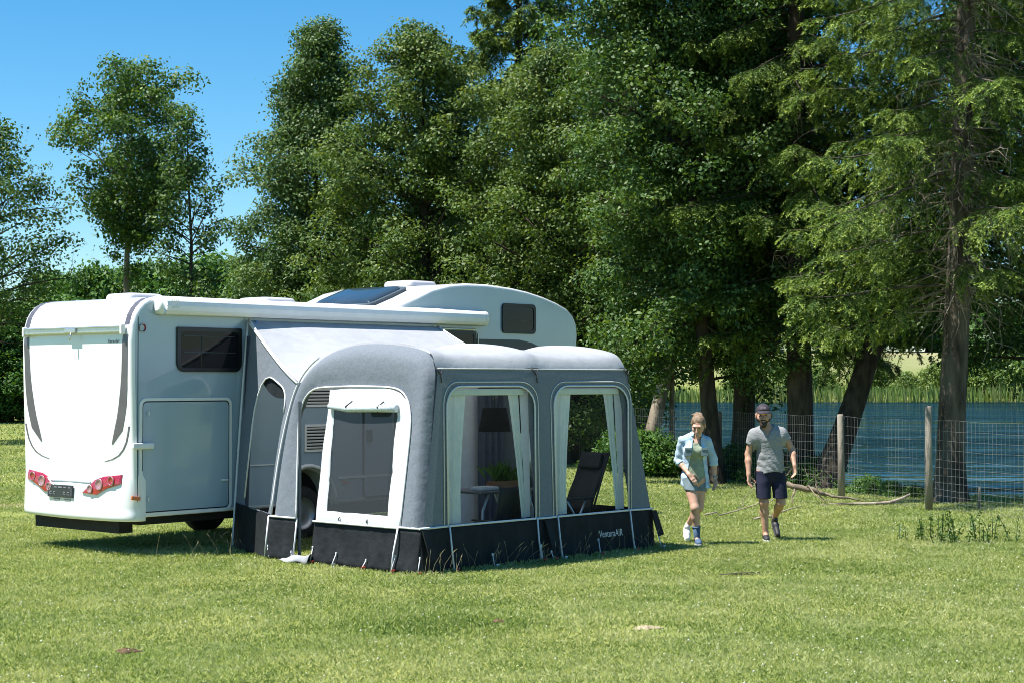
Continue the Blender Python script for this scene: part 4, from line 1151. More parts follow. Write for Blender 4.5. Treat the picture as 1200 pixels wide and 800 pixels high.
mb.build('rolled_foil', mat('rolled_foil', (.42, .48, .53), (.62, .67, .7), 14, .15, .4, 20, coat=.6, stretch=(1, 4, 4)), dp)
for y in (1.27, .74):
    mb = MB(); mb.tube([gx(y, 1.86, .02), gx(y + .03, 1.8, .09), gx(y + .05, 1.74, .05)], .008, 5); mb.build('tie', black_web, dp)
mb = MB()
mb.tube([gx(1.57, 1.78, .012), gx(1.545, .62, .012)], .016, 6); mb.build('foil_edge', foil, dp); mb = MB(); mb.tube([gx(.55, 1.78, .012), gx(.56, .62, .012)], .012, 6)
mb.build('foil_edge', foil, dp)
for y in (1.32, .85):
    mb = MB(); mb.tube([gx(y, .545, .012), gx(y, .525, .03), gx(y, .505, .012)], .007, 5); mb.build('toggle', black_web, dp)
# black skirts
rng = np.random.RandomState(5)
def skirt(mb, pts, zt, flare, nz=9, amp=.012, seed=1):
    """pts: (x, y, nx, ny) along the foot; hangs from zt to the ground with small folds"""
    r_ = np.random.RandomState(seed); ph = r_.rand(6) * 6
    rows = []
    for k in range(nz):
        t = k / (nz - 1); z = zt * (1 - t) - .012 * t
        row = []
        for i, (x, y, nx_, ny_) in enumerate(pts):
            s = i * .16
            f = amp * t * (sin(s * 3.1 + ph[0]) + .6 * sin(s * 7.3 + ph[1] + t * 2) + .35 * sin(s * 15 + ph[2] - t * 3)) + flare * t ** 1.5
            f += .02 * math.exp(-((t - .82) / .08) ** 2) * (sin(s * 5.2 + ph[3]))
            lean_ = .1166 * z
            row.append((x + nx_ * f, y + ny_ * f, z))
        rows.append(row)
    mb.grid(rows)
mb = MB()
skirt(mb, [(x, yfront(.49) - .012 - bulge(x, .49) * .8, 0, -1) for x in np.linspace(.035, 4.08, 160)], .49, .045, seed=3)
o = mb.build('front_skirt', fab_black, tent); s_ = o.modifiers.new('s', 'SOLIDIFY'); s_.thickness = .004
mb = MB()
skirt(mb, [(.045, y, -1, 0) for y in np.linspace(.0, 1.76, 70)], .482, .075, seed=4)
skirt(mb, [(.045, y, -1, 0) for y in np.linspace(2.095, 2.585, 20)], .49, .06, seed=8)
o = mb.build('gable_skirt', fab_black, tent); s_ = o.modifiers.new('s', 'SOLIDIFY'); s_.thickness = .004
mb = MB()
skirt(mb, [(xf(.3) + .01, y, 1, 0) for y in np.linspace(.02, 2.58, 60)], .49, .05, seed=9)
o = mb.build('far_skirt', fab_black, tent); s_ = o.modifiers.new('s', 'SOLIDIFY'); s_.thickness = .004
# loose skirt tongues at the beams
for x in (2.06, 4.06, .08):
    mb = MB()
    mb.add([(x - .05, -.05, .47), (x + .05, -.05, .47), (x + .10, -.13, .17), (x - .02, -.14, .15), (x - .05, -.03, .47), (x + .05, -.03, .47), (x + .10, -.12, .17), (x - .02, -.13, .15)],
           [(0, 1, 2, 3), (7, 6, 5, 4), (0, 4, 5, 1), (1, 5, 6, 2), (2, 6, 7, 3), (3, 7, 4, 0)])
    mb.build('skirt_tongue', fab_black, tent)
# piping and webbing
mb = MB()
mb.tube([(x, yfront(.49) - bulge(x, .49) - .012, .492) for x in np.linspace(.02, 4.1, 40)], .013, 6)
mb.build('waist_piping', web, tent); mb = MB()
mb.tube([(xg(.49) - .022, y, .488) for y in np.linspace(.0, .34, 6)], .012, 6)
mb.build('waist_piping', web, tent); mb = MB()
mb.tube([(xg(.49) - .035, y, .478) for y in np.linspace(.33, 1.76, 12)], .012, 6)
mb.build('waist_piping', web, tent); mb = MB()
mb.tube([(xg(.49) - .022, y, .492) for y in np.linspace(2.09, 2.575, 6)], .012, 6)
mb.build('waist_piping', web, tent)
mb = MB()
mb.tube([(xg(z) - .012, y, z) for y, z in ARCHD] , .011, 6)
mb.build('gable_piping', web, tent); mb = MB()
mb.tube([(.055, 2.09, .49), (.03, 2.09, .25), (.0, 2.1, 0)], .011, 6)
mb.build('gable_piping', web, tent); mb = MB()
mb.tube([(xg(z) + .02, y + .02, z + .005) for y, z in GP if y > 1.9], .013, 6)
mb.tube([(xg(.49) - .01, 2.595, .49), (-.0, 2.61, 0)], .013, 6)
mb.build('gable_piping', web, tent); mb = MB()
mb.tube([(.02, .335, .48), (-.045, .34, .2), (-.07, .345, .0)], .011, 6)
mb.build('gable_piping', web, tent)
mb = MB()
mb.tube([(x, yfront(2.2) - bulge(x, 2.2) - .005, 2.228) for x in np.linspace(xg(2.2) + .08, xf(2.2) - .06, 30)], .006, 5)
mb.build('roof_seam', web, tent)
for (x0, x1), W in zip(wins, (W1, W2)):
    wd = MB()
    P = W[6 * 0 + 13:] + []          # br corner end .. round the top .. back to bl start
    top = W[14:28]
    path = [(x1, .505)] + top + [(x0, .505)]
    wd.tube([fmap(x, z, .012) for x, z in path], .011, 6)
    path2 = [(x1 + .055, .505)] + [((x0 + x1) / 2 + (x - (x0 + x1) / 2) * (1 + .055 / ((x1 - x0) / 2)), z + .05 * (z > 1.7)) for x, z in top] + [(x0 - .055, .505)]
    wd.tube([fmap(x, z, .008) for x, z in path2], .006, 5)
    for x in (x0, x1):
        wd.tube([(x, yfront(.49) - .035 - bulge(x, .49), .5), (x, -.055, .25), (x + .01, -.085, 0)], .010, 5)
    wo = wd.build('front_window', web, tent)
    mb = MB(); mb.grid([[(x, yfront(z) + .012, z) for x in np.linspace(x0 - .03, x1 + .03, 6)] for z in np.linspace(.48, 2.07, 6)])
    mb.build('pane', foil, wo)
    # curtains tied to both sides, pelmet roll on top
    def curtain(edge):
        rows = []
        for k in range(15):
            t = k / 14; z = 1.985 - t * 1.48
            a, b = edge(t); row = []
            for j in range(22):
                s = j / 21; x = a + (b - a) * s
                row.append((x, yfront(z) + .075 + .022 * sin(s * 24 + 2 * t) * (.5 + .5 * sin(pi * s)) + .01 * sin(s * 9), z))
            rows.append(row)
        m = MB(); m.grid(rows); o = m.build('curtain', fab_mint, wo); s__ = o.modifiers.new('s', 'SOLIDIFY'); s__.thickness = .003
    curtain(lambda t: (x0 + .07, x0 + .40 - .13 * sin(pi * min(t * .55, 1)) + .03 * t))
    curtain(lambda t: (x1 - .34 + .21 * t ** .8, x1 - .17 + .10 * t))
    mb = MB(); mb.grid([[(x1 - .165 + .06 * t + (.15 - .06 * t) * s, yfront(1.98 - 1.47 * t) + .05, 1.98 - 1.47 * t) for s in np.linspace(0, 1, 4)] for t in np.linspace(0, 1, 8)])
    mb.build('side_blind', fab_inner, wo)
    mb = MB(); mb.rbox(((x0 + x1) / 2 - .02, yfront(1.96) + .05, 1.965), (x1 - x0 - .14, .05, .075), .02); mb.build('pelmet', fab_mint, wo)
# black guy loops at the roof edge, pegs and tensioners at the foot
for x in (xg(2.2) + .1, xm(2.2), xf(2.2) - .08):
    mb = MB(); y = yfront(2.2) - bulge(x, 2.2) - .015
    mb.tube([(x - .05, y + .01, 2.24), (x, y - .015, 2.16), (x + .05, y + .005, 2.215)], .010, 5); mb.tube([(x, y - .015, 2.16), (x + .012, y - .02, 2.07)], .008, 5); mb.build('guy_loop', black_web, tent)
feet = [(.48, -.1), (1.1, -.11), (1.92, -.1), (2.09, -.12), (2.28, -.1), (2.95, -.11), (3.64, -.1), (4.12, -.12), (-.09, .33), (-.1, .8), (-.1, 1.3), (-.06, 1.72), (.0, 2.12), (.0, 2.55), (-.05, -.05)]
for i, (x, y) in enumerate(feet):
    mb = MB(); k = .1 + .04 * (i % 3)
    xa, ya = (x * .25, y) if x < .05 else (x, y * .65)
    mb.tube([(xa, ya, k), ((xa + x) / 2, (ya + y) / 2, k * .5), (x, y, .0)], .006, 5); mb.rbox((xa, ya, k), (.02, .016, .03), .005)
    t_ = mb.build('peg_strap', web, tent)
    mb = MB(); mb.tube([(x, y - .02, -.05), (x, y - .045, .035)], .008, 6); mb.rbox((x, y - .04, .03), (.055, .018, .018), .006); mb.build('peg', red_peg if i % 3 != 1 else alu, t_)
# air beams inside
for fx in (lambda z: xg(z) + .11, xm, lambda z: xf(z) - .13):
    mb = MB(); mb.tube([(fx(z), 1.29 + (y - 1.29) * .955, max(z - .055 * (z > 1.8), 0)) for y, z in PD], .055, 8); mb.build('air_beam', fab_grey, tent)
# inner back wall, navy curtains, door edge curtain
def fold_sheet(name, P0, P1, z0, z1, m_, waves=14, amp=.03, ztop=None, parent=tent):
    rows = []
    for z in np.linspace(z0, z1, 10):
        row = []
        for j in range(50):
            s = j / 49; x = P0[0] + (P1[0] - P0[0]) * s; y = P0[1] + (P1[1] - P0[1]) * s
            d = Vector((P1[0] - P0[0], P1[1] - P0[1])).normalized()
            a = amp * sin(s * waves + .6 * z); row.append((x - d.y * a, y + d.x * a, z))
        rows.append(row)
    m = MB(); m.grid(rows); o = m.build(name, m_, parent); s__ = o.modifiers.new('s', 'SOLIDIFY'); s__.thickness = .004
    return o
fold_sheet('inner_wall', (1.9, 2.42), (3.75, 2.42), .02, 2.02, fab_inner, 5, .015)
fold_sheet('navy_curtain', (3.33, 2.30), (3.80, 2.28), .02, 2.05, fab_navy, 26, .03)
fold_sheet('door_curtain', (.13, 2.13), (.24, 2.26), .02, 1.85, fab_grey, 8, .02)
# rolled door flap lying on the grass in the opening
mb = MB()
mb.grid([[(.02 - .18 * s + .02 * sin(7 * u), 1.72 + .5 * u - .05 * s, .012 + .09 * max(0, sin(pi * s)) * (1 - u) ** .5 + .012 * sin(11 * u + 4 * s)) for u in np.linspace(0, 1, 14)] for s in np.linspace(-.7, 1, 14)])
o = mb.build('door_flap', mat('door_flap_fabric', (.30, .31, .33), (.16, .17, .18), 4, .8), tent); s_ = o.modifiers.new('s', 'SOLIDIFY'); s_.thickness = .006

# ---- connecting annexe between tent and motorhome
def c2w(x, y, z):
    a = radians(CAMPER_A); return Vector((CAMPER_O[0] + x * cos(a) - y * sin(a), CAMPER_O[1] + x * sin(a) + y * cos(a), z))
def w2t(p):
    a = radians(TENT_A); dx = p[0] - TENT_O[0]; dy = p[1] - TENT_O[1]
    return Vector((dx * cos(a) + dy * sin(a), -dx * sin(a) + dy * cos(a), p[2]))
def c2t(x, y, z): return w2t(c2w(x, y, z))
P0 = c2t(1.46, -.06, 0); P1 = c2t(1.72, -.04, 2.835)
TE = [(xg(z) + .03, y + .012, z) for y, z in [(2.60, 0), (2.585, .49), (2.535, 1.1), (2.475, 1.5), (2.385, 1.86), (2.30, 2.06)]]
def tedge(v): 
    q = v * (len(TE) - 1); i = min(int(q), len(TE) - 2); return Vector(TE[i]).lerp(Vector(TE[i + 1]), q - i)
def awall(u, v, o=0.0):
    """u 0 at the pole by the motorhome, 1 at the tent; v 0 at the ground"""
    a = P0.lerp(P1, v); b = tedge(v)
    p = a.lerp(b, u); p.z -= .06 * v ** 3 * sin(pi * u) * 1.0
    p.x -= .015 * sin(5 * u + 3 * v) + o
    return p
H_ = rrect(.27, .90, .205, .865, (.03, .03, .16, .3), 6)
mb = MB(); wall_ring(mb, ((0, .2), (1, .2), (1, 1), (0, 1)), H_, awall, rad=6)
an = mb.build('annexe_wall', fab_grey, tent); s_ = an.modifiers.new('s', 'SOLIDIFY'); s_.thickness = .005
mb = MB(); mb.grid([[awall(u, v, -.012) for u in np.linspace(.2, .95, 8)] for v in np.linspace(.19, .90, 8)]); mb.build('annexe_window', foil, an)
mb = MB(); mb.grid([[awall(.27 + .63 * s, (.80 - .045 * sin(pi * s)) + t * (.095), -.02) for s in np.linspace(0, 1, 10)] for t in np.linspace(0, 1, 4)]); mb.build('rolled_blind', fab_black, an)
mb = MB(); mb.grid([[awall(u, v, .006 + .02 * sin(9 * u)) for u in np.linspace(0, 1, 20)] for v in np.linspace(0, .205, 6)]); o = mb.build('annexe_skirt', fab_black, an)
mb = MB(); mb.tube([awall(*p, .01) for p in H_[14:] + H_[:1]], .010, 5)
mb.tube([awall(0, v, .01) for v in np.linspace(0, 1, 12)], .016, 6); mb.tube([awall(u, 1.0, .01) for u in np.linspace(0, 1, 12)], .014, 6)
mb.build('annexe_piping', web, an)
mb = MB(); mb.tube([c2t(1.60, -.10, 0) , c2t(1.80, -.09, 2.85)], .022, 8); mb.build('annexe_pole', mat('blue_pole', (.16, .26, .42), (.14, .22, .36), 10, .35), tent)
mb = MB(); mb.grid([[c2t(1.50 + .12 * t + s * .16, -.12 + .03 * sin(8 * s), .05 + 2.6 * t) for s in np.linspace(0, 1, 8)] for t in np.linspace(0, 1, 8)]); mb.build('draught_strip', fab_navy, an)
# annexe roof, sagging sheet from the motorhome's rail to the tent roof
rows = []
for t in np.linspace(0, 1, 20):
    a = c2t(1.72 + (5.18 - 1.72) * t, -.04, 2.85)
    yb, zb = (2.30 - .25 * min(t * 4, 1), 2.06 + .26 * min(t * 4, 1))
    b = Vector((xg(zb) + .05 + (3.62 - xg(zb)) * t, yb, zb - .01))
    row = []
    for s in np.linspace(0, 1, 14):
        p = a.lerp(b, s); p.z -= .06 * sin(pi * s) ; row.append(p)
    rows.append(row)
mb = MB(); mb.grid(rows); ar = mb.build('annexe_roof', fab_roof, tent); s_ = ar.modifiers.new('s', 'SOLIDIFY'); s_.thickness = .006
mb = MB(); mb.tube([rows[-1][k] + Vector((0, 0, .012)) for k in range(14)], .014, 6); mb.build('annexe_roof_seam', web, ar); mb = MB(); mb.tube([rows[0][k] + Vector((0, 0, .012)) for k in range(14)], .014, 6); mb.build('annexe_roof_seam', web, ar)
Q0 = c2t(5.16, -.05, 0); Q1 = c2t(5.18, -.05, 2.84)
mb = MB(); mb.grid([[Q0.lerp(Q1, v).lerp(Vector((3.9 - .2 * v, 2.6 - .5 * v * v, 2.25 * v)), u) for u in np.linspace(0, 1, 8)] for v in np.linspace(0, 1, 8)]); mb.build('annexe_end_wall', fab_grey, tent)

# lettering on the skirt
cu = bpy.data.curves.new('skirt_lettering', 'FONT'); cu.body = 'VenturaAIR'; cu.size = .12; cu.extrude = .001
tmp = bpy.data.objects.new('skirt_lettering', cu); col.objects.link(tmp)
me = bpy.data.meshes.new_from_object(tmp.evaluated_get(bpy.context.evaluated_depsgraph_get())); bpy.data.objects.remove(tmp)
for v in me.vertices:
    x = 2.95 + v.co.x * .78; z = .205 + v.co.y; y = yfront(.49) - .088 - v.co.z
    t = 1 - z / .49
    v.co = (x, y - .03 * t ** 1.5, z)
me.materials.clear(); me.materials.append(mat('pale_lettering', (.6, .61, .62), (.55, .56, .57), 20, .6))
lt = bpy.data.objects.new('skirt_lettering', me); col.objects.link(lt); lt.parent = tent

# fabric is one sheet, so daylight comes through it
for o in tent.children_recursive:
    for m_ in list(o.modifiers):
        if m_.type == 'SOLIDIFY' and o.data.materials[0] in (fab_roof, fab_grey, fab_white, fab_inner, fab_mint): o.modifiers.remove(m_)
# ------------------------------------------------------------------ inside the tent
def t2w(x, y, z=0):
    a = radians(TENT_A); return (TENT_O[0] + x * cos(a) - y * sin(a), TENT_O[1] + x * sin(a) + y * cos(a), z)
ta = radians(TENT_A)
steel = mat('white_tube', (.6, .62, .63), (.55, .56, .57), 10, .3, metal=.2)
tb = empty('folding_table', t2w(2.2, 1.0), ta, 'dark topped folding table behind the left front window of the tent', 'table')
mb = MB(); mb.rbox((0, 0, .765), (1.05, .7, .03), .01); mb.build('tabletop', mat('table_grey', (.06, .065, .075), (.08, .085, .095), 6, .4), tb)
for x in (-.45, .45):
    for y in (-.28, .28):
        mb = MB(); mb.tube([(x, y, 0), (x * .97, y, .55), (x * .75, y, .75)], .016, 8); mb.build('leg', steel, tb)
mb = MB(); mb.tube([(-.45, -.28, .22), (.45, -.28, .22)], .012, 6); mb.tube([(0, -.28, .55), (.2, -.28, .75)], .012, 6); mb.tube([(0, -.28, .55), (-.2, -.28, .75)], .012, 6); mb.tube([(0, -.28, .22), (0, -.28, .55)], .014, 6); mb.build('brace', steel, tb)
pl = empty('potted_plant', t2w(2.42, .98, .78), ta, 'spiky green plant in a low wooden box on the folding table', 'plant')
mb = MB(); mb.rbox((0, 0, .045), (.5, .16, .09), .008); mb.build('box', mat('wood_box', (.20, .085, .035), (.14, .06, .025), 8, .6, stretch=(1, 8, 8)), pl)
rg = np.random.RandomState(3); n = 130
V, Q, t_ = blades(rg.randn(n) * .1, rg.randn(n) * .03, np.full(n, .085), .14 + .14 * rg.rand(n), np.full(n, .014), rg.rand(n) * .5, lean=.9)
np_mesh('leaves', V, Q, leaf_bush, pl, attr=t_)
tr = MB(); tr.rbox((0, 0, .02), (.30, .2, .04), .012); tr.rbox((0, 0, .043), (.27, .17, .008), .003)
o = tr.build('serving_tray', mat('tray_grey', (.40, .43, .45), (.36, .39, .41), 10, .4)); o.location = t2w(1.93, .85, .782); o.rotation_euler = (0, 0, ta)
tag(o, 'flat pale grey box lying on the folding table beside the plant', 'tray')
lp = empty('pendant_lamp', t2w(2.42, 1.15, 1.47), ta, 'black drum shade lamp hanging above the table in the tent', 'lamp')
mb = MB(); mb.lathe([(.20, 0), (.15, .29), (.145, .29), (.195, 0)], 28); mb.build('lamp_shade', mat('black_shade', (.006, .006, .007), (.008, .008, .009), 20, .9, spec=.1), lp)
mb = MB(); mb.tube([(0, 0, .15), (0, 0, 1.0)], .006, 6); mb.tube([(-.148, 0, .28), (.148, 0, .28)], .004, 4); mb.lathe([(.03, .1), (.03, .17), (.012, .2)], 10); mb.build('cord', black_web, lp)
def chair(name, loc, rz, label, sc=1.0, recline=.32):
    r_ = empty(name, loc, rz, label, 'chair'); r_.scale = (sc,) * 3
    cl = mat('black_sling', (.012, .013, .016), (.018, .019, .022), 12, .7)
    # faces +x in its own frame
    mb = MB(); mb.grid([[(.28 - .5 * s, y, .45 - .05 * s - .02 * sin(pi * s)) for y in np.linspace(-.24, .24, 5)] for s in np.linspace(0, 1, 6)])
    s_ = mb.build('seat', cl, r_); k = s_.modifiers.new('s', 'SOLIDIFY'); k.thickness = .03
    mb = MB(); mb.grid([[(-.22 - recline * 1.0 * s + .02 * sin(pi * s * 2), y, .42 + .76 * s) for y in np.linspace(-.24, .24, 5)] for s in np.linspace(0, 1, 9)])
    b_ = mb.build('backrest', cl, r_); k = b_.modifiers.new('s', 'SOLIDIFY'); k.thickness = .035
    mb = MB(); mb.rbox((-.22 - recline * .86 + .045, 0, 1.08), (.07, .40, .2), .03, 0, Matrix.Rotation(-recline, 3, 'Y')); mb.build('head_cushion', cl, r_)
    for y in (-.27, .27):
        mb = MB(); mb.tube([(-.30, y, .0), (.05, y, .40), (.2, y, .62)], .014, 6); mb.build('leg', alu, r_)
        mb = MB(); mb.tube([(.32, y, .0), (.0, y, .42), (-.12, y, .62)], .014, 6); mb.build('leg', alu, r_)
        mb = MB(); mb.rbox((.02, y, .635), (.5, .055, .03), .012); mb.build('armrest', black_web, r_)
        mb = MB(); mb.tube([(-.22, y * .93, .42), (-.22 - recline, y * .93, 1.2)], .014, 6); mb.build('back_tube', black_web, r_)
    return r_
chair('reclining_chair', t2w(3.28, .75), ta + pi - .15, 'black high backed reclining chair behind the right front window of the tent', 1.0, .30)
chair('camping_chair', t2w(1.75, .5), ta + pi / 2, 'low black folding chair tucked against the table in the tent', .72, .12)
# ------------------------------------------------------------------ people
class SDF:
    """distance field on a grid; primitives are blended in and the zero surface is meshed as one continuous skin"""
    def __init__(s, lo, hi, h):
        s.h = h; s.lo = np.array(lo, float)
        s.n = np.ceil((np.array(hi) - s.lo) / h).astype(int) + 1
        s.D = np.full(s.n, 1.0, dtype=np.float32)
    def _sub(s, a, b):
        i0 = np.clip(np.floor((a - s.lo) / s.h).astype(int), 0, s.n - 1); i1 = np.clip(np.ceil((b - s.lo) / s.h).astype(int) + 1, 1, s.n)
        ax = [s.lo[k] + s.h * np.arange(i0[k], i1[k]) for k in range(3)]
        return tuple(slice(i0[k], i1[k]) for k in range(3)), np.meshgrid(*ax, indexing='ij')
    def _mix(s, sl, d, k):
        A = s.D[sl]
        if k > 0:
            hh = np.maximum(k - np.abs(A - d), 0) / k
            s.D[sl] = np.minimum(A, d) - hh * hh * k * .25
        else: s.D[sl] = np.minimum(A, d)
    def cone(s, a, b, ra, rb, k=.03, sy=1.0):
        """tapered capsule; sy > 1 flattens it front to back"""
        a = np.array(a, float); b = np.array(b, float); m = max(ra, rb) + k + .03
        sl, (X, Y, Z) = s._sub(np.minimum(a, b) - m, np.maximum(a, b) + m)
        ab = b - a; ab2 = ab * np.array([1, sy, 1]); den = max((ab2 * ab2).sum(), 1e-9)
        px_, py_, pz_ = X - a[0], (Y - a[1]) * sy, Z - a[2]
        t = np.clip((px_ * ab2[0] + py_ * ab2[1] + pz_ * ab2[2]) / den, 0, 1)
        d = np.sqrt((px_ - ab2[0] * t) ** 2 + (py_ - ab2[1] * t) ** 2 + (pz_ - ab2[2] * t) ** 2) - (ra + (rb - ra) * t)
        s._mix(sl, d, k); return s
    def ell(s, c, r, k=.03):
        c = np.array(c, float); r = np.array(r, float)
        sl, (X, Y, Z) = s._sub(c - r - k - .03, c + r + k + .03)
        q = np.sqrt(((X - c[0]) / r[0]) ** 2 + ((Y - c[1]) / r[1]) ** 2 + ((Z - c[2]) / r[2]) ** 2)
        s._mix(sl, (q - 1) * r.min(), k); return s
    def grids(s):
        return np.meshgrid(*[s.lo[k] + s.h * np.arange(s.n[k]) for k in range(3)], indexing='ij')
    def mesh(s):
        D = s.D; n = s.n
        inside = D < 0
        corners = [(i, j, k) for i in (0, 1) for j in (0, 1) for k in (0, 1)]
        al = np.ones(n - 1, bool); an_ = np.zeros(n - 1, bool)
        for c in corners:
            v = inside[c[0]:n[0] - 1 + c[0], c[1]:n[1] - 1 + c[1], c[2]:n[2] - 1 + c[2]]; al &= v; an_ |= v
        m = an_ & ~al; I = np.argwhere(m)
        idx = -np.ones(n - 1, dtype=np.int64); idx[m] = np.arange(len(I))
        cnt = np.zeros(len(I)); acc = np.zeros((len(I), 3))
        cs = lambda c: D[I[:, 0] + c[0], I[:, 1] + c[1], I[:, 2] + c[2]]
        for a in corners:
            for ax in range(3):
                if a[ax]: continue
                b = list(a); b[ax] = 1
                da, db = cs(a), cs(b); cr = (da < 0) != (db < 0)
                t = np.where(cr, da / np.where(cr, da - db, 1), 0)
                for q in range(3): acc[:, q] += np.where(cr, a[q] + (t if q == ax else 0), 0)
                cnt += cr
        V = s.lo + (I + acc / cnt[:, None]) * s.h
        Q = []
        for ax in range(3):
            o = [k for k in range(3) if k != ax]
            sl = [slice(1, n[k] - 1) for k in range(3)]; sl[ax] = slice(0, n[ax] - 1)
            sl2 = list(sl); sl2[ax] = slice(1, n[ax])
            A = inside[tuple(sl)]; B = inside[tuple(sl2)]
            cr = np.argwhere(A != B); fl = A[A != B]
            base = cr.copy(); base[:, o[0]] += 1; base[:, o[1]] += 1
            def g(d0, d1):
                c = base.copy(); c[:, o[0]] += d0; c[:, o[1]] += d1; return idx[c[:, 0], c[:, 1], c[:, 2]]
            q = np.stack([g(-1, -1), g(0, -1), g(0, 0), g(-1, 0)], -1)
            if ax == 1: fl = ~fl
            q[~fl] = q[~fl][:, ::-1]
            Q.append(q)
        Q = np.concatenate(Q); Q = Q[(Q >= 0).all(1)]
        return V, Q
    def build(s, name, m, parent, smooth_it=1):
        V, Q = s.mesh()
        o = np_mesh(name, V, Q, m, parent, smooth=True)
        if smooth_it:
            md = o.modifiers.new('sm', 'SMOOTH'); md.factor = .5; md.iterations = smooth_it
        return o

skin_m = mat('skin', (.46, .27, .18), (.40, .22, .145), 18, .5, .1, 60, spec=.4)
skin_f = mat('fair_skin', (.56, .34, .25), (.50, .29, .2), 18, .5, .1, 60, spec=.4)
hair_b = mat('blonde_hair', (.25, .165, .095), (.12, .078, .044), 40, .6, .6, 90, stretch=(1, 1, .3))
beard_m = mat('dark_beard', (.055, .032, .02), (.03, .018, .012), 60, .8, .6, 120)
cap_m = mat('dark_cap', (.03, .024, .034), (.022, .018, .026), 14, .8)
shirt_m = mat('heather_grey_jersey', (.27, .275, .28), (.22, .225, .23), 60, .9, .9, 11, spec=.2, stretch=(1, 1, 1.6))
shorts_m = mat('navy_cotton', (.020, .022, .045), (.014, .016, .034), 14, .85, .2, 80, spec=.2)
shoe_b = mat('black_shoe', (.015, .016, .02), (.025, .026, .03), 20, .6)
sole_w = mat('white_sole', (.7, .7, .68), (.6, .6, .58), 20, .6)
denim_m = mat('light_denim', (.44, .56, .66), (.33, .45, .56), 14, .9, .8, 14, spec=.2)
denim_d = mat('faded_denim_shorts', (.19, .25, .27), (.14, .19, .215), 16, .9, .25, 120, spec=.2)
sage_m = mat('sage_tee', (.27, .32, .23), (.22, .265, .19), 20, .9, .8, 13, spec=.2)
sock_m = mat('blue_sock', (.07, .12, .20), (.05, .09, .15), 30, .9)
shoe_w = mat('white_trainer', (.74, .74, .73), (.64, .64, .64), 25, .6)
eye_m = mat('dark_eye', (.02, .015, .012), (.03, .02, .016), 30, .3)
lip_m = mat('lip', (.36, .13, .11), (.32, .11, .09), 30, .5)
teeth_m = mat('teeth', (.75, .72, .66), (.7, .67, .6), 30, .3)
metal_dark = mat('watch_steel', (.35, .35, .36), (.2, .2, .21), 30, .3, metal=.8)

def V3(*a): return np.array(a, float)
def hand(s, wrist, fwd, palm_n, side, curl=.5, L=.185):
    """palm, four unequal bent fingers and a thumb; fwd points to the fingertips, side to the thumb"""
    f = unit(V3(*fwd)); nn = unit(V3(*palm_n) - f * (V3(*palm_n) @ f)); sd_ = unit(V3(*side) - f * (V3(*side) @ f) - nn * (V3(*side) @ nn))
    w_ = V3(*wrist)
    pc = w_ + f * L * .27
    s.cone(w_, w_ + f * L * .12, .025, .026, .02)
    for k in (-1.2, -.4, .4, 1.2):
        s.cone(w_ + f * L * .10 + sd_ * k * .010, w_ + f * L * .48 + sd_ * k * .0185, .0155, .0125, .012)
    for k, ln, cu in ((1.25, .47, .9), (.42, .52, 1.0), (-.42, .49, 1.05), (-1.25, .39, 1.15)):
        b = w_ + f * L * .48 + sd_ * k * .0195
        d = f; p = b
        for i, fr in enumerate((.46, .31, .23)):
            a_ = curl * cu * (.35, .75, .5)[i]
            d = unit(d * cos(a_) + nn * sin(a_)); q = p + d * L * ln * fr
            s.cone(p, q, .0098 - .001 * i, .009 - .001 * i, .004); p = q
    tb_ = w_ + f * L * .16 + sd_ * .024
    d = unit(f * .62 + sd_ * .75 + nn * .25); p = tb_
    for i, ln in enumerate((.05, .036, .028)):
        q = p + d * ln; s.cone(p, q, .0135 - .002 * i, .012 - .0015 * i, .008); p = q; d = unit(d * .8 + f * .5 + nn * .2)

def head(s, c, r=1.0, tilt=0.0, turn=0.0, fem=False):
    """skull, jaw, nose, ears around head centre c; tilt > 0 looks down, turn > 0 looks to +x"""
    Rz = Matrix.Rotation(turn, 3, 'Z') @ Matrix.Rotation(tilt, 3, 'X')
    def P(x, y, z): return V3(*(Rz @ Vector((x * r, y * r, z * r)))) + V3(*c)
    s.ell(P(0, .012, .03), (.076 * r, .093 * r, .092 * r), .02)
    s.cone(P(0, -.025, -.03), P(0, -.058, -.088), .058 * r, (.030 if fem else .036) * r, .03)
    s.cone(P(-.032, -.05, -.02), P(.032, -.05, -.02), .034 * r, .034 * r, .025)
    s.cone(P(0, -.088, .02), P(0, -.113, -.022), .009 * r, .014 * r, .012)
    s.cone(P(-.04, -.078, .038), P(.04, -.078, .038), .014 * r, .014 * r, .015)
    for q in (-1, 1):
        s.cone(P(q * .077, .012, .016), P(q * .08, .008, -.02), .013 * r, .009 * r, .006)
    return P
def face(P, r, parent, smile=True):
    for q in (-1, 1):
        mb = MB(); mb.lathe([(.001, .008), (.007, .005), (.010, 0), (.007, -.005), (.001, -.007)], 10, None, (0, 0, 0))
        o = mb.build('eye', eye_m, parent); o.location = P(q * .031, -.083, .012); o.scale = (1.2, .8, .8)
        mb = MB(); mb.tube([P(q * .016, -.096, .032), P(q * .032, -.095, .038), P(q * .05, -.082, .032)], [.003, .0045, .002], 5); mb.build('eyebrow', beard_m, parent)
    mb = MB(); mb.tube([P(-.026, -.091, -.05), P(0, -.1, -.057), P(.026, -.091, -.05)], [.003, .007, .003], 6)
    mo = mb.build('mouth', lip_m, parent)
    if smile:
        mb = MB(); mb.tube([P(-.018, -.098, -.0515), P(0, -.1055, -.0555), P(.018, -.098, -.0515)], [.002, .004, .002], 6); mb.build('teeth', teeth_m, mo)

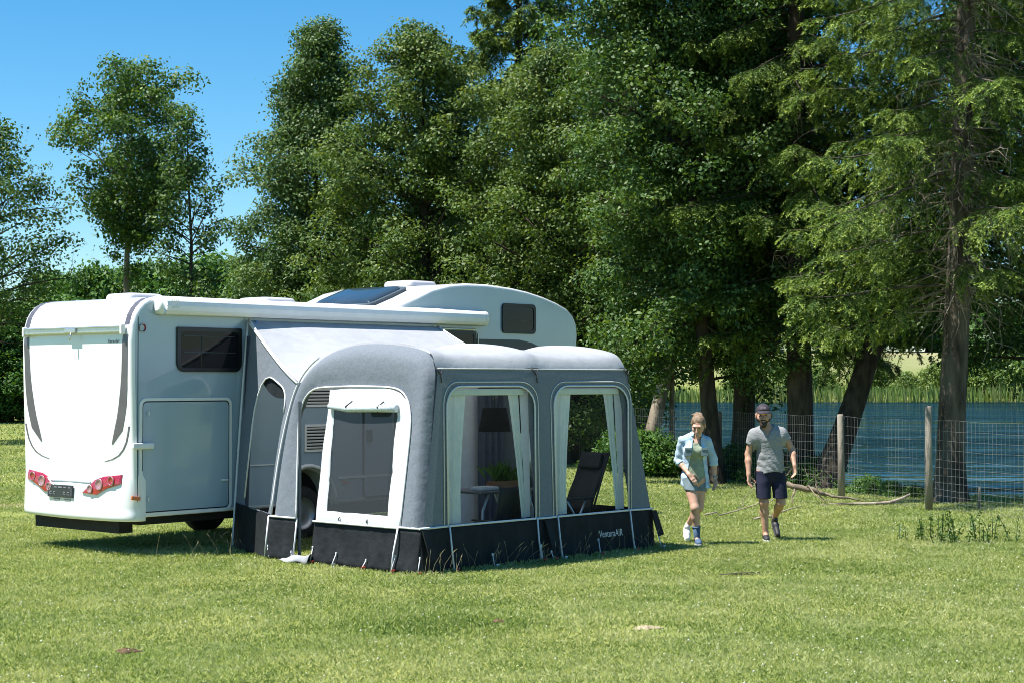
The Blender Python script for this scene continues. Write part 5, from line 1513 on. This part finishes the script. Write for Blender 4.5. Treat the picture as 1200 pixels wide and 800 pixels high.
def limb(s, a, b, c, r, k=.02, extra=0.0):
    s.cone(a, b, r[0] + extra, r[1] + extra, k); s.cone(b, c, r[1] + extra, r[2] + extra, k)
def shoe(name, heel, toe, up, m_sole, m_up, parent, w_=.042):
    """a shoe between heel and toe points on the sole line"""
    h_ = V3(*heel); t_ = V3(*toe); u_ = unit(V3(*up)); f_ = unit(t_ - h_); sd_ = np.cross(f_, u_)
    lo = np.minimum(h_, t_) - .12; hi = np.maximum(h_, t_) + .14
    s = SDF(lo, hi, .006)
    s.cone(h_ + u_ * .042 + f_ * .03, h_ + f_ * .12 + u_ * .045, .036, .04, .02); s.cone(h_ + f_ * .12 + u_ * .038, t_ - f_ * .045 + u_ * .028, .042, .034, .02)
    s.cone(h_ + u_ * .05 + f_ * .045, h_ + u_ * .095 + f_ * .05, .037, .036, .02)
    X, Y, Z = s.grids(); hgt = (X - h_[0]) * u_[0] + (Y - h_[1]) * u_[1] + (Z - h_[2]) * u_[2]
    s.D = np.maximum(s.D, (.012 - hgt).astype(np.float32))
    o = s.build(name, m_up, parent)
    s2 = SDF(lo, hi, .006); s2.cone(h_ + f_ * .035, h_ + f_ * .13, .041, .044, .02); s2.cone(h_ + f_ * .13, t_ - f_ * .042, .045, .038, .02)
    s2.D = np.maximum(s2.D, np.maximum(hgt - .024, -hgt).astype(np.float32)); s2.build('sole', m_sole, o, 0)
    return o

def folds(X, Y, Z, a, seed):
    r_ = np.random.RandomState(seed); d = 0
    for i in range(5):
        k = r_.randn(3) * (14, 14, 22)[0]; k[2] *= 1.5
        d = d + np.sin(X * k[0] + Y * k[1] + Z * k[2] + r_.rand() * 6 + 1.5 * np.sin(X * 9 + Z * 7 + i)) / 5
    return (a * d).astype(np.float32)

# ---- man in cap, grey tee and navy shorts
mx_, my_ = 3.40, 22.45
man = empty('person', (mx_, my_, 0), 0, 'bearded man in a dark cap, grey tee and navy shorts walking across the meadow', 'person')
hip = V3(0, .02, .94)
ShR, ShL = V3(-.225, .0, 1.395), V3(.155, .03, 1.41)       # his right is at -x
ElR, WrR = V3(-.292, .035, 1.13), V3(-.30, -.06, .87)
ElL, WrL = V3(.285, .05, 1.19), V3(.292, -.10, .985)
HpR, KnR, AnR = V3(-.105, .01, .90), V3(-.10, -.055, .50), V3(-.075, -.02, .085)
HpL, KnL, AnL = V3(.095, .03, .90), V3(.125, -.02, .49), V3(.10, .34, .27)
HC = V3(-.105, -.05, 1.632)
s = SDF((-.50, -.42, -.02), (.50, .62, 1.86), .0065)
def torso_m(s, e=0.0, k=.05):
    s.cone((0, .02, .93), (-.005, .02, 1.06), .158 + e, .148 + e, k, 1.45)
    s.cone((-.005, .02, 1.06), (-.03, .015, 1.32), .148 + e, .168 + e, k, 1.42)
    for q_ in (ShR, ShL): s.cone((-.045, .02, 1.455), q_ * .86 + V3(-.005, .0, .20), .062 + e, .056 + e, k)
    s.cone((-.19, .01, 1.33), (.11, .02, 1.34), .10 + e, .10 + e, k, 1.15)
torso_m(s)
s.cone((-.045, .02, 1.42), (-.09, -.005, 1.57), .068, .063, .04)
Pm = head(s, HC, 1.17, .08, -.12)
for Sh, El, Wr in ((ShR, ElR, WrR), (ShL, ElL, WrL)):
    s.cone(Sh, El, .056, .043, .03); s.cone(El, El + (Wr - El) * .35, .043, .044, .02); s.cone(El + (Wr - El) * .35, Wr, .044, .028, .02)
hand(s, WrR, (.03, -.25, -1), (.55, -.75, -.2), (.75, -.6, 0), .45, .19)
hand(s, WrL, (-.03, -.3, -1), (-.55, -.7, -.1), (-.75, -.65, 0), .75, .19)
for Hp, Kn, An in ((HpR, KnR, AnR), (HpL, KnL, AnL)):
    s.cone(Hp, Kn, .088, .058, .04); m_ = Kn + (An - Kn) * .32 + V3(0, .018, 0)
    s.cone(Kn, m_, .056, .056, .03); s.cone(m_, An, .055, .036, .03)
s.cone(AnR, AnR + V3(-.005, -.12, -.05), .034, .03, .02); s.cone(AnL, AnL + V3(.005, -.02, -.14), .034, .03, .02)
s.build('body', skin_m, man)
face(Pm, 1.17, man)
# beard and cap
s = SDF(HC - .24, HC + .24, .005)
s.cone(Pm(0, -.03, -.035), Pm(0, -.062, -.092), .072, .046, .03); s.cone(Pm(-.05, -.03, -.025), Pm(.05, -.03, -.025), .043, .043, .02)
X, Y, Z = s.grids(); q = (np.stack([X, Y, Z], -1) - Pm(0, 0, 0)); 
s.D = np.maximum(s.D, (q[..., 2] + .034 + .25 * q[..., 1] * 0).astype(np.float32)); s.D = np.maximum(s.D, (q[..., 1] - .015).astype(np.float32))
mo_ = Pm(0, -.125, -.052); s.D = np.maximum(s.D, (.012 - np.sqrt(((X - mo_[0]) / 2.2) ** 2 + ((Y - mo_[1]) * .6) ** 2 + (Z - mo_[2]) ** 2)).astype(np.float32))
s.build('beard', beard_m, man)
s = SDF(HC - .26, HC + .26, .005); s.ell(Pm(0, .012, .048), (.098, .118, .102), .01)
X, Y, Z = s.grids(); q = (X * 0 + Z - Pm(0, 0, .052)[2]) + .12 * (Y - HC[1]); s.D = np.maximum(s.D, (-q).astype(np.float32))
cp_ = s.build('cap', cap_m, man)
rows = []
for t in np.linspace(0, 1, 6):
    rows.append([Pm(.080 * sin(a) * (1 - .12 * t), -.055 - .045 * cos(a) - .065 * t * cos(a * .8), .062 - .018 * t - .012 * t * abs(sin(a)) + .004 - .02 * abs(sin(a)) * (1 - t) * .3) for a in np.linspace(-1.25, 1.25, 12)])
mb = MB(); mb.grid(rows); o = mb.build('cap_peak', cap_m, cp_); k_ = o.modifiers.new('s', 'SOLIDIFY'); k_.thickness = .006
mb = MB(); 
for k in range(5): mb.rbox(Pm(-.028 + .013 * k, -.0895 + .0006 * (k - 2) ** 2, .098), (.010, .008, .012 + .005 * (k % 2)), .002)
mb.build('cap_badge', mat('pale_pink_print', (.5, .32, .38), (.45, .3, .35)), cp_)
# tee
s = SDF((-.42, -.3, .82), (.42, .32, 1.6), .006)
torso_m(s, .016, .05)
for Sh, El, f_ in ((ShR, ElR, .50), (ShL, ElL, .48)):
    m_ = Sh + (El - Sh) * f_
    s.cone(Sh, m_ + (m_ - Sh) * .4, .066, .070, .03)
s.cone((0, .02, .85), (-.01, .02, 1.1), .190, .168, .03, 1.4)
X, Y, Z = s.grids()
s.D = s.D + folds(X, Y, Z, .006, 3) * np.clip((1.42 - Z) / .2, .25, 1).astype(np.float32) + (.005 * np.sin(Z * 62 + X * 35 + 3 * np.sin(X * 11)) * np.clip((1.2 - Z) / .25, 0, 1)).astype(np.float32)
s.D = np.maximum(s.D, (.885 + .018 * np.sin(X * 14 + 1) - Z).astype(np.float32))
for Sh, El, f_ in ((ShR, ElR, .52), (ShL, ElL, .48)):
    u_ = unit(El - Sh); t = (X - Sh[0]) * u_[0] + (Y - Sh[1]) * u_[1] + (Z - Sh[2]) * u_[2] - np.linalg.norm(El - Sh) * f_
    m_ = np.abs(X) > .20 if Sh[0] > 0 else X < -.245
    s.D = np.where(m_ & (t > -.05), np.maximum(s.D, t.astype(np.float32)), s.D)
nk = (np.sqrt(((X + .055) / 1.0) ** 2 + ((Y + .03) / 1.1) ** 2) - .075 - .55 * np.clip(Z - 1.47, 0, 1)).astype(np.float32)
vn = np.maximum(np.abs(X + .055) * 1.7 - (Z - 1.35) * .8, Y + .0).astype(np.float32)
nk = np.where(Z > 1.44, nk, 1.0); s.D = np.maximum(s.D, -np.minimum(nk, vn))
s.build('tee_shirt', shirt_m, man)
# shorts
s = SDF((-.32, -.28, .42), (.32, .3, 1.06), .006)
s.cone((0, .02, .985), (0, .02, .9), .150, .163, .04, 1.4)
for Hp, Kn in ((HpR, KnR), (HpL, KnL)):
    d_ = Kn - Hp; s.cone(Hp + V3(0, 0, .0), Hp + d_ * .93, .100, .094, .03)
X, Y, Z = s.grids(); s.D = s.D + folds(X, Y, Z, .006, 5); s.D = np.maximum(s.D, (.555 + .06 * (Y + .04) - Z).astype(np.float32)); s.D = np.maximum(s.D, (Z - .91).astype(np.float32))
s.build('shorts', shorts_m, man)
shoe('shoe', (-.07, .035, .0), (-.085, -.245, .0), (0, 0, 1), sole_w, shoe_b, man)
shoe('shoe', (.095, .40, .235), (.125, .20, .012), (.0, -.78, .62), shoe_b, shoe_b, man)
for An, d_ in ((AnR, V3(0, .01, .055)), (AnL, V3(0, -.01, .05))):
    mb = MB(); mb.tube([An - V3(0, 0, .04), An, An + d_], [.043, .041, .040], 12); mb.build('sock', shoe_b, man)

# ---- woman in open denim shirt
wx_, wy_ = 2.33, 21.9
wom = empty('person', (wx_, wy_, 0), 0, 'woman with a blonde bun and open pale denim shirt looking down while walking', 'person')
ShR, ShL = V3(-.15, .0, 1.325), V3(.18, .03, 1.32)
ElR, WrR = V3(-.195, .06, 1.075), V3(-.075, -.12, .90)
ElL, WrL = V3(.26, .07, 1.08), V3(.275, .05, .845)
HpR, KnR, AnR = V3(-.065, .0, .83), V3(.0, -.14, .475), V3(.035, -.05, .085)
HpL, KnL, AnL = V3(.095, .03, .83), V3(.07, .02, .47), V3(-.05, .36, .20)
HC = V3(.05, -.085, 1.515)
s = SDF((-.40, -.42, -.02), (.46, .60, 1.74), .0065)
def torso_w(s, e=0.0, k=.05):
    s.cone((.015, .02, .86), (.015, .02, .98), .155 + e, .128 + e, k, 1.45)
    s.cone((.015, .02, .98), (.01, .01, 1.24), .122 + e, .140 + e, k, 1.38)
    for q_ in (ShR, ShL): s.cone((.02, .02, 1.37), q_ * .86 + V3(.003, 0, .185), .05 + e, .042 + e, k)
    s.ell((-.055, -.075, 1.19), (.062 + e, .055 + e, .062 + e), .04); s.ell((.07, -.072, 1.19), (.062 + e, .055 + e, .062 + e), .04)
torso_w(s)
s.cone((.02, .025, 1.35), (.045, -.025, 1.47), .05, .046, .04)
Pw = head(s, HC, 1.07, .52, -.35, True)
for Sh, El, Wr in ((ShR, ElR, WrR), (ShL, ElL, WrL)):
    s.cone(Sh, El, .045, .036, .03); s.cone(El, El + (Wr - El) * .35, .036, .036, .02); s.cone(El + (Wr - El) * .35, Wr, .036, .023, .02)
hand(s, WrR, (.62, -.35, -.75), (.1, .4, -.5), (.5, -.8, .3), .5, .172)
hand(s, WrL, (.0, -.15, -1), (-.8, -.4, 0), (-.4, -.9, 0), .5, .172)
for Hp, Kn, An in ((HpR, KnR, AnR), (HpL, KnL, AnL)):
    s.cone(Hp, Kn, .088, .054, .04); m_ = Kn + (An - Kn) * .32 + V3(0, .016, 0)
    s.cone(Kn, m_, .051, .052, .03); s.cone(m_, An, .051, .033, .03)
s.cone(AnR, AnR + V3(.0, -.1, -.045), .03, .026, .02); s.cone(AnL, AnL + V3(0, -.03, -.1), .03, .026, .02)
s.build('body', skin_f, wom)
face(Pw, 1.07, wom, True)
s = SDF(HC - .25, HC + .28, .005)
s.ell(Pw(0, .025, .042), (.092, .105, .098), .02)
for q in (-1, 1): s.cone(Pw(q * .070, .0, .035), Pw(q * .062, .035, -.05), .018, .015, .02)
s.ell(Pw(-.02, .10, .09), (.05, .045, .042), .02); s.ell(Pw(.02, .09, .105), (.03, .028, .026), .015); s.cone(Pw(-.05, .10, .10), Pw(-.09, .075, .11), .016, .007, .01)
X, Y, Z = s.grids(); q = np.stack([X, Y, Z], -1) - Pw(0, -.125, -.005)
s.D = s.D + (.0015 * np.sin(Z * 60 + X * 130)).astype(np.float32); s.D = np.maximum(s.D, (.104 - np.linalg.norm(q * np.array([1.05, .7, .95]), axis=-1)).astype(np.float32))
s.build('hair', hair_b, wom)
# sage tee
s = SDF((-.32, -.28, .80), (.34, .3, 1.46), .006); torso_w(s, .010, .05); s.cone((.015, .02, .83), (.015, .02, .95), .166, .150, .03, 1.4)
X, Y, Z = s.grids(); s.D = s.D + folds(X, Y, Z, .006, 9); s.D = np.maximum(s.D, (.86 - Z + .1 * (X - .02)).astype(np.float32))
s.D = np.maximum(s.D, -np.where(Z > 1.30, np.sqrt((X - .02) ** 2 + ((Y + .03) / 1.1) ** 2) - .072 - .6 * np.clip(Z - 1.34, 0, 1), 1.0).astype(np.float32))
s.D = np.maximum(s.D, (np.abs(X - .01) - .19).astype(np.float32))
s.build('tee_shirt', sage_m, wom)
# open shirt: outer shell without its front middle
s = SDF((-.42, -.32, .68), (.44, .34, 1.5), .006); torso_w(s, .022, .05)
s.cone((.02, .03, .70), (.015, .03, 1.0), .195, .150, .03, 1.25)
for Sh, El, Wr, f_ in ((ShR, ElR, WrR, .18), (ShL, ElL, WrL, .22)):
    s.cone(Sh, El, .055, .052, .03); s.cone(El, El + (Wr - El) * f_, .052, .050, .02)
X, Y, Z = s.grids(); s.D = s.D + folds(X, Y, Z, .005, 12) + (.003 * np.sin(Z * 55 + X * 40)).astype(np.float32)
s.D = np.maximum(s.D, (.70 + .02 * np.sin(X * 12) + .10 * np.clip(.06 - X, 0, .1) * 10 * .7 - Z).astype(np.float32))
wdt = .045 + .075 * np.clip((1.34 - Z) / .5, 0, 1.1)
open_ = np.maximum(np.abs(X - .03 + .02 * (1.3 - Z)) - wdt, np.maximum(Y + .045, Z - 1.42)).astype(np.float32)
s.D = np.maximum(s.D, -open_)
s.D = np.maximum(s.D, -np.where(Z > 1.33, np.sqrt((X - .03) ** 2 + ((Y + .03) / 1.0) ** 2) - .062 - .5 * np.clip(Z - 1.36, 0, 1), 1.0).astype(np.float32))
sh = s.build('denim_shirt', denim_m, wom)
for sx in (-.085, .125):
    mb = MB(); mb.rbox((sx, -.148, 1.185), (.085, .016, .10), .006); mb.rbox((sx, -.155, 1.225), (.088, .012, .03), .004); mb.build('pocket', denim_d, sh)
mb = MB(); mb.grid([[V3(.03, .0, 1.405) + V3((.072 + .012 * t) * sin(a), -(.062 + .012 * t) * cos(a), .025 - .05 * t + .02 * (1 - abs(cos(a / 2)))) for a in np.linspace(.45, 2 * pi - .45, 20)] for t in np.linspace(0, 1, 4)])
o = mb.build('collar', denim_m, sh); k_ = o.modifiers.new('s', 'SOLIDIFY'); k_.thickness = .008
for El, Wr, f_ in ((ElR, WrR, .2), (ElL, WrL, .24)):
    mb = MB(); c0 = El + (Wr - El) * (f_ - .12); c1 = El + (Wr - El) * (f_ + .10); mb.tube([c0, c0 + (c1 - c0) * .1, c1 - (c1 - c0) * .1, c1], [.050, .056, .055, .050], 14); mb.build('cuff', denim_m, sh)
s = SDF((-.28, -.3, .56), (.32, .28, 1.0), .006); s.cone((.015, .02, .93), (.015, .02, .87), .14, .158, .02, 1.4)
for Hp, Kn in ((HpR, KnR), (HpL, KnL)):
    d_ = Kn - Hp; s.cone(Hp, Hp + d_ * .5, .092, .089, .012)
X, Y, Z = s.grids(); s.D = s.D + folds(X, Y, Z, .005, 15); s.D = np.maximum(s.D, (.69 - .1 * (X - .02) - Z).astype(np.float32)); s.build('shorts', denim_d, wom)
mb = MB(); c = ElL + (WrL - ElL) * .93; mb.tube([c - V3(0, 0, .012), c + V3(0, 0, .012)], .029, 14); mb.rbox(c + V3(.026, -.015, 0), (.016, .032, .034), .005); mb.build('wristwatch', metal_dark, wom)
shoe('shoe', (.04, .0, .0), (.045, -.24, .0), (0, 0, 1), sole_w, sock_m, wom, .038)
shoe('shoe', (-.06, .40, .16), (-.06, .22, .008), (0, -.64, .77), shoe_w, shoe_w, wom)
mb = MB(); mb.tube([AnR + V3(0, .005, -.03), AnR, AnR + (KnR - AnR) * .38], [.042, .040, .051], 12); mb.tube([AnR + (KnR - AnR) * .35, AnR + (KnR - AnR) * .40], .0535, 12); mb.build('sock', sock_m, wom)
mb = MB(); mb.tube([AnL - V3(0, 0, .03), AnL, AnL + (KnL - AnL) * .15], [.038, .038, .04], 12); mb.build('sock', shoe_w, wom)
# ------------------------------------------------------------------ fence along the shore
post_m = mat('weathered_post', (.30, .26, .21), (.15, .125, .1), 6, .9, .7, 25, stretch=(1, 1, .2))
wire_m = mat('galvanised_wire', (.30, .31, .32), (.22, .23, .24), 30, .6, metal=.3)
FP = [(8.05, 24.6, 1.7), (6.74, 27.63, 1.68), (5.79, 30.0, 1.5), (4.32, 35.59, 1.45), (2.6, 40.6, 1.45), (.2, 45.8, 1.45)]
fe = empty('wire_fence', (FP[1][0], FP[1][1], 0), 0, 'wire mesh fence on weathered wooden posts along the shore', 'fence')
rg = np.random.RandomState(4)
FL = [np.array((x - FP[1][0], y - FP[1][1], h)) for x, y, h in FP]
for i, (x, y, h) in enumerate(FL):
    if i == 0: continue
    mb = MB(); r_ = .058; z0 = float(terrain(x + FP[1][0], y + FP[1][1])); lx, ly = rg.randn(2) * .02
    mb.tube([(x, y, z0 - .2), (x + lx * .5, y + ly * .5, h * .5), (x + lx, y + ly, h - .02), (x + lx, y + ly, h)], [r_ * 1.05, r_, r_ * .96, r_ * .8], 9)
    p_ = mb.build('post', post_m, fe)
mb = MB()
for i in range(len(FL) - 1):
    a, b = FL[i], FL[i + 1]; L_ = np.linalg.norm((b - a)[:2]); nseg = max(4, int(L_ / .6))
    nrm = np.array([-(b - a)[1], (b - a)[0], 0]) / L_
    rad = .0018 if i < 2 else .0015
    sag = [rg.randn() * .015 for _ in range(40)]
    def fp(t, k, top=None):
        p = a + (b - a) * t; hh = min(a[2] + (b[2] - a[2]) * t, 1.46) - .06
        gz = float(terrain(p[0] + FP[1][0], p[1] + FP[1][1]))
        return p[:2].tolist() + [gz + .06 + (hh - gz) * k - .02 * sin(pi * t)] + [0]
    for k in (0, .07, .14, .21, .29, .37, .46, .55, .66, .77, .88, 1.0):
        pts = []
        for j in range(nseg + 1):
            q = fp(j / nseg, k); w_ = .012 * sin(j * 2.1 + k * 9) 
            pts.append((q[0] + nrm[0] * (w_ - .06), q[1] + nrm[1] * (w_ - .06), q[2] + .008 * sin(3.3 * j + k * 20)))
        mb.tube(pts, rad, 3, caps=False)
    nv = int(L_ / .1)
    for j in range(nv + 1):
        q0 = fp(j / nv, 0); q1 = fp(j / nv, 1); w_ = rg.randn() * .006
        mb.tube([(q0[0] - nrm[0] * .06, q0[1] - nrm[1] * .06, q0[2]), ((q0[0] + q1[0]) / 2 - nrm[0] * (.06 + w_), (q0[1] + q1[1]) / 2 - nrm[1] * (.06 + w_), (q0[2] + q1[2]) / 2),
                 (q1[0] - nrm[0] * .06, q1[1] - nrm[1] * .06, q1[2])], rad * .9, 3, caps=False)
mb.build('wire_mesh', wire_m, fe)
mb = MB(); mb.tube([(0, 0, -.1), (.01, .0, .3), (.012, 0, .36)], [.022, .022, .018], 7)
o = mb.build('peg_stake', post_m); o.location = (7.62, 27.9, 0); tag(o, 'short pale stake in the grass at the foot of the thick spruce trunk', 'stake')

def gnarl(p0, p1, n, amp, seed):
    r_ = np.random.RandomState(seed); p0 = np.array(p0, float); p1 = np.array(p1, float)
    return [tuple(p0 + (p1 - p0) * k / (n - 1) + (r_.randn(3) * amp if 0 < k < n - 1 else 0)) for k in range(n)]
mb = MB()
mb.tube([(0, 0, .03), (.28, -.02, .035), (.62, .02, .035), (.9, .05, .05), (1.12, .07, .12), (1.26, .08, .19)], [.012, .022, .028, .03, .026, .018], 8)
mb.tube([(.3, -.02, .03), (.05, -.2, .06), (-.3, -.25, .04)], [.014, .01, .005], 6)
o = mb.build('fallen_branch', dead_wood); o.location = (5.42, 28.6, 0); tag(o, 'bare pale branch lying on the grass between the two fence posts', 'branch', 'dead branches on the grass')
mb = MB()
mb.tube(gnarl((-.25, 0, .34), (.42, -.1, .14), 7, .012, 2), [.04, .05, .052, .05, .046, .042, .03], 8)
mb.tube(gnarl((.3, -.08, .17), (1.0, -.3, .05), 7, .02, 3), [.03, .028, .024, .02, .018, .014, .008], 6)
mb.tube(gnarl((.05, 0, .26), (.42, -.7, .02), 8, .03, 5), [.015, .014, .013, .012, .01, .009, .007, .004], 5)
mb.tube(gnarl((.3, -.5, .1), (.02, -.3, .62), 7, .03, 8), [.011, .01, .009, .008, .007, .005, .003], 5)
mb.tube(gnarl((-.1, 0, .3), (-.2, -.35, .0), 6, .02, 9), [.02, .018, .016, .014, .012, .01], 6)
o = mb.build('broken_limb', mat('pale_broken_wood', (.22, .175, .12), (.12, .095, .07), 7, .9, .5, 30)); o.location = (4.95, 29.3, 0); tag(o, 'splintered tree limb with twigs resting beside the man at the fence', 'branch', 'dead branches on the grass')
mb = MB()
B = gnarl((0, 0, .03), (1.35, .15, .30), 9, .05, 12); mb.tube(B, [.014 - .001 * k for k in range(9)], 5)
for k in (3, 5, 6): mb.tube(gnarl(B[k], (B[k][0] + .3 * (1 if k % 2 else -1), B[k][1] + .2, B[k][2] + .35), 5, .03, k), [.008, .007, .006, .004, .003], 4)
o = mb.build('fallen_branch', dead_wood); o.location = (2.95, 26.3, 0); tag(o, 'thin twiggy branch arching over the grass between the woman and the man', 'branch', 'dead branches on the grass')
mb = MB()
mb.tube(gnarl((0, 0, .02), (.75, .2, .2), 6, .02, 15), [.02, .018, .016, .014, .01, .006], 6)
o = mb.build('fallen_branch', dead_wood); o.location = (3.62, 25.6, 0); tag(o, 'short pale stick on the grass behind the legs of the man', 'branch', 'dead branches on the grass')
mb = MB()
for k in range(5): mb.tube(gnarl((-.12 + .07 * k, 0, .01), (.05 + .07 * k, .05 * (k - 2), .02), 4, .01, 30 + k), .006, 4)
o = mb.build('twig_litter', bark_grey); o.location = (2.35, 18.4, .01); tag(o, 'few dark twigs lying on the open grass in front of the man', 'twigs')
# nettles
def nettle(loc, h, ns, seed, label):
    r_ = np.random.RandomState(seed); root = empty('nettle_clump', loc, 0, label, 'weed', 'nettle clumps in the grass')
    mb = MB(); P = []
    for i in range(int(ns * 1.5)):
        x, y = r_.randn() * .13, r_.randn() * .2; hh = h * (.35 + .7 * r_.rand()); lx, ly = r_.randn(2) * .05
        mb.tube([(x, y, 0), (x + lx * .4, y + ly * .4, hh * .5), (x + lx, y + ly, hh)], [.006, .005, .003], 4, caps=False)
        for k in range(int(hh / .032)):
            t = (k + 1) * .032 / hh; l = .07 * (1.1 - .5 * t); a = k * 1.57 + r_.rand()
            for s_ in (0, pi): P += [(x + lx * t + cos(a + s_) * l * .5, y + ly * t + sin(a + s_) * l * .5, hh * t - .015 + r_.randn() * .008) for _ in range(1)]
    mb.build('stem', leaf_bush, root)
    P = np.array(P); V, Q = leaf_quads(P, r_, .05, .5, 1.0, None, .5); np_mesh('leaves', V, Q, leaf_alder, root, attr=np.clip(.35 + r_.randn(len(P)) * .2, 0, 1))
    return root
for i, (px, Y, h, ns, lb_) in enumerate(((1085, 22.6, .34, 7, 'leftmost low nettle clump in the grass, just below the second fence post'), (1108, 22.3, .44, 9, 'largest dark nettle clump in the grass below the thick spruce trunk'),
        (1135, 22.5, .42, 4, 'tall narrow nettle clump right of the largest clump'), (1150, 22.2, .28, 3, 'smallest low nettle clump, before the gap to the last one'), (1173, 22.6, .40, 4, 'rightmost nettle clump near the right edge of the photo'))):
    nettle((PX(px, Y), Y, 0), h, ns, 40 + i, lb_)

# bare patches in the turf
def patch(name, x, y, rx, ry, h, m_, seed, label):
    r_ = np.random.RandomState(seed); rows = []
    for k in np.linspace(0.02, 1, 9):
        rows.append([(rx * k * cos(a) * (1 + .25 * sin(3 * a + seed) + .12 * sin(7 * a)), ry * k * sin(a) * (1 + .2 * sin(4 * a + seed)), h * (1 - k * k) * (.7 + .6 * r_.rand()) + .004 - .02 * (k > .95)) for a in np.linspace(0, 2 * pi, 25)[:-1]])
    mb = MB(); mb.grid(rows, 0, False, True); o = mb.build(name, m_); o.location = (x, y, 0); tag(o, label, 'soil patch', 'bare patches in the turf'); return o
soil = mat('dry_soil', (.17, .11, .065), (.09, .06, .035), 40, .95, .8, 70, spec=.1); straw = mat('dead_turf', (.42, .36, .23), (.26, .21, .13), 50, .95, .8, 80, spec=.1)
patch('soil_patch', -2.98, 13.25, .10, .10, .022, soil, 1, 'small brown patch of bare soil in the left foreground')
patch('soil_patch', 1.14, 14.5, .13, .10, .02, straw, 2, 'pale patch of dead turf in the grass right of centre')
patch('soil_patch', -.12, 14.9, .06, .06, .02, soil, 3, 'tiny dark clod in the grass in front of the tent corner')
patch('soil_patch', -8.6, 28.5, .8, .5, .02, straw, 4, 'wide worn brown patch behind the motorhome rear at the left')
patch('soil_patch', -3.9, 12.3, .14, .05, .015, straw, 5, 'thin pale streak of dead grass near the lower left corner')
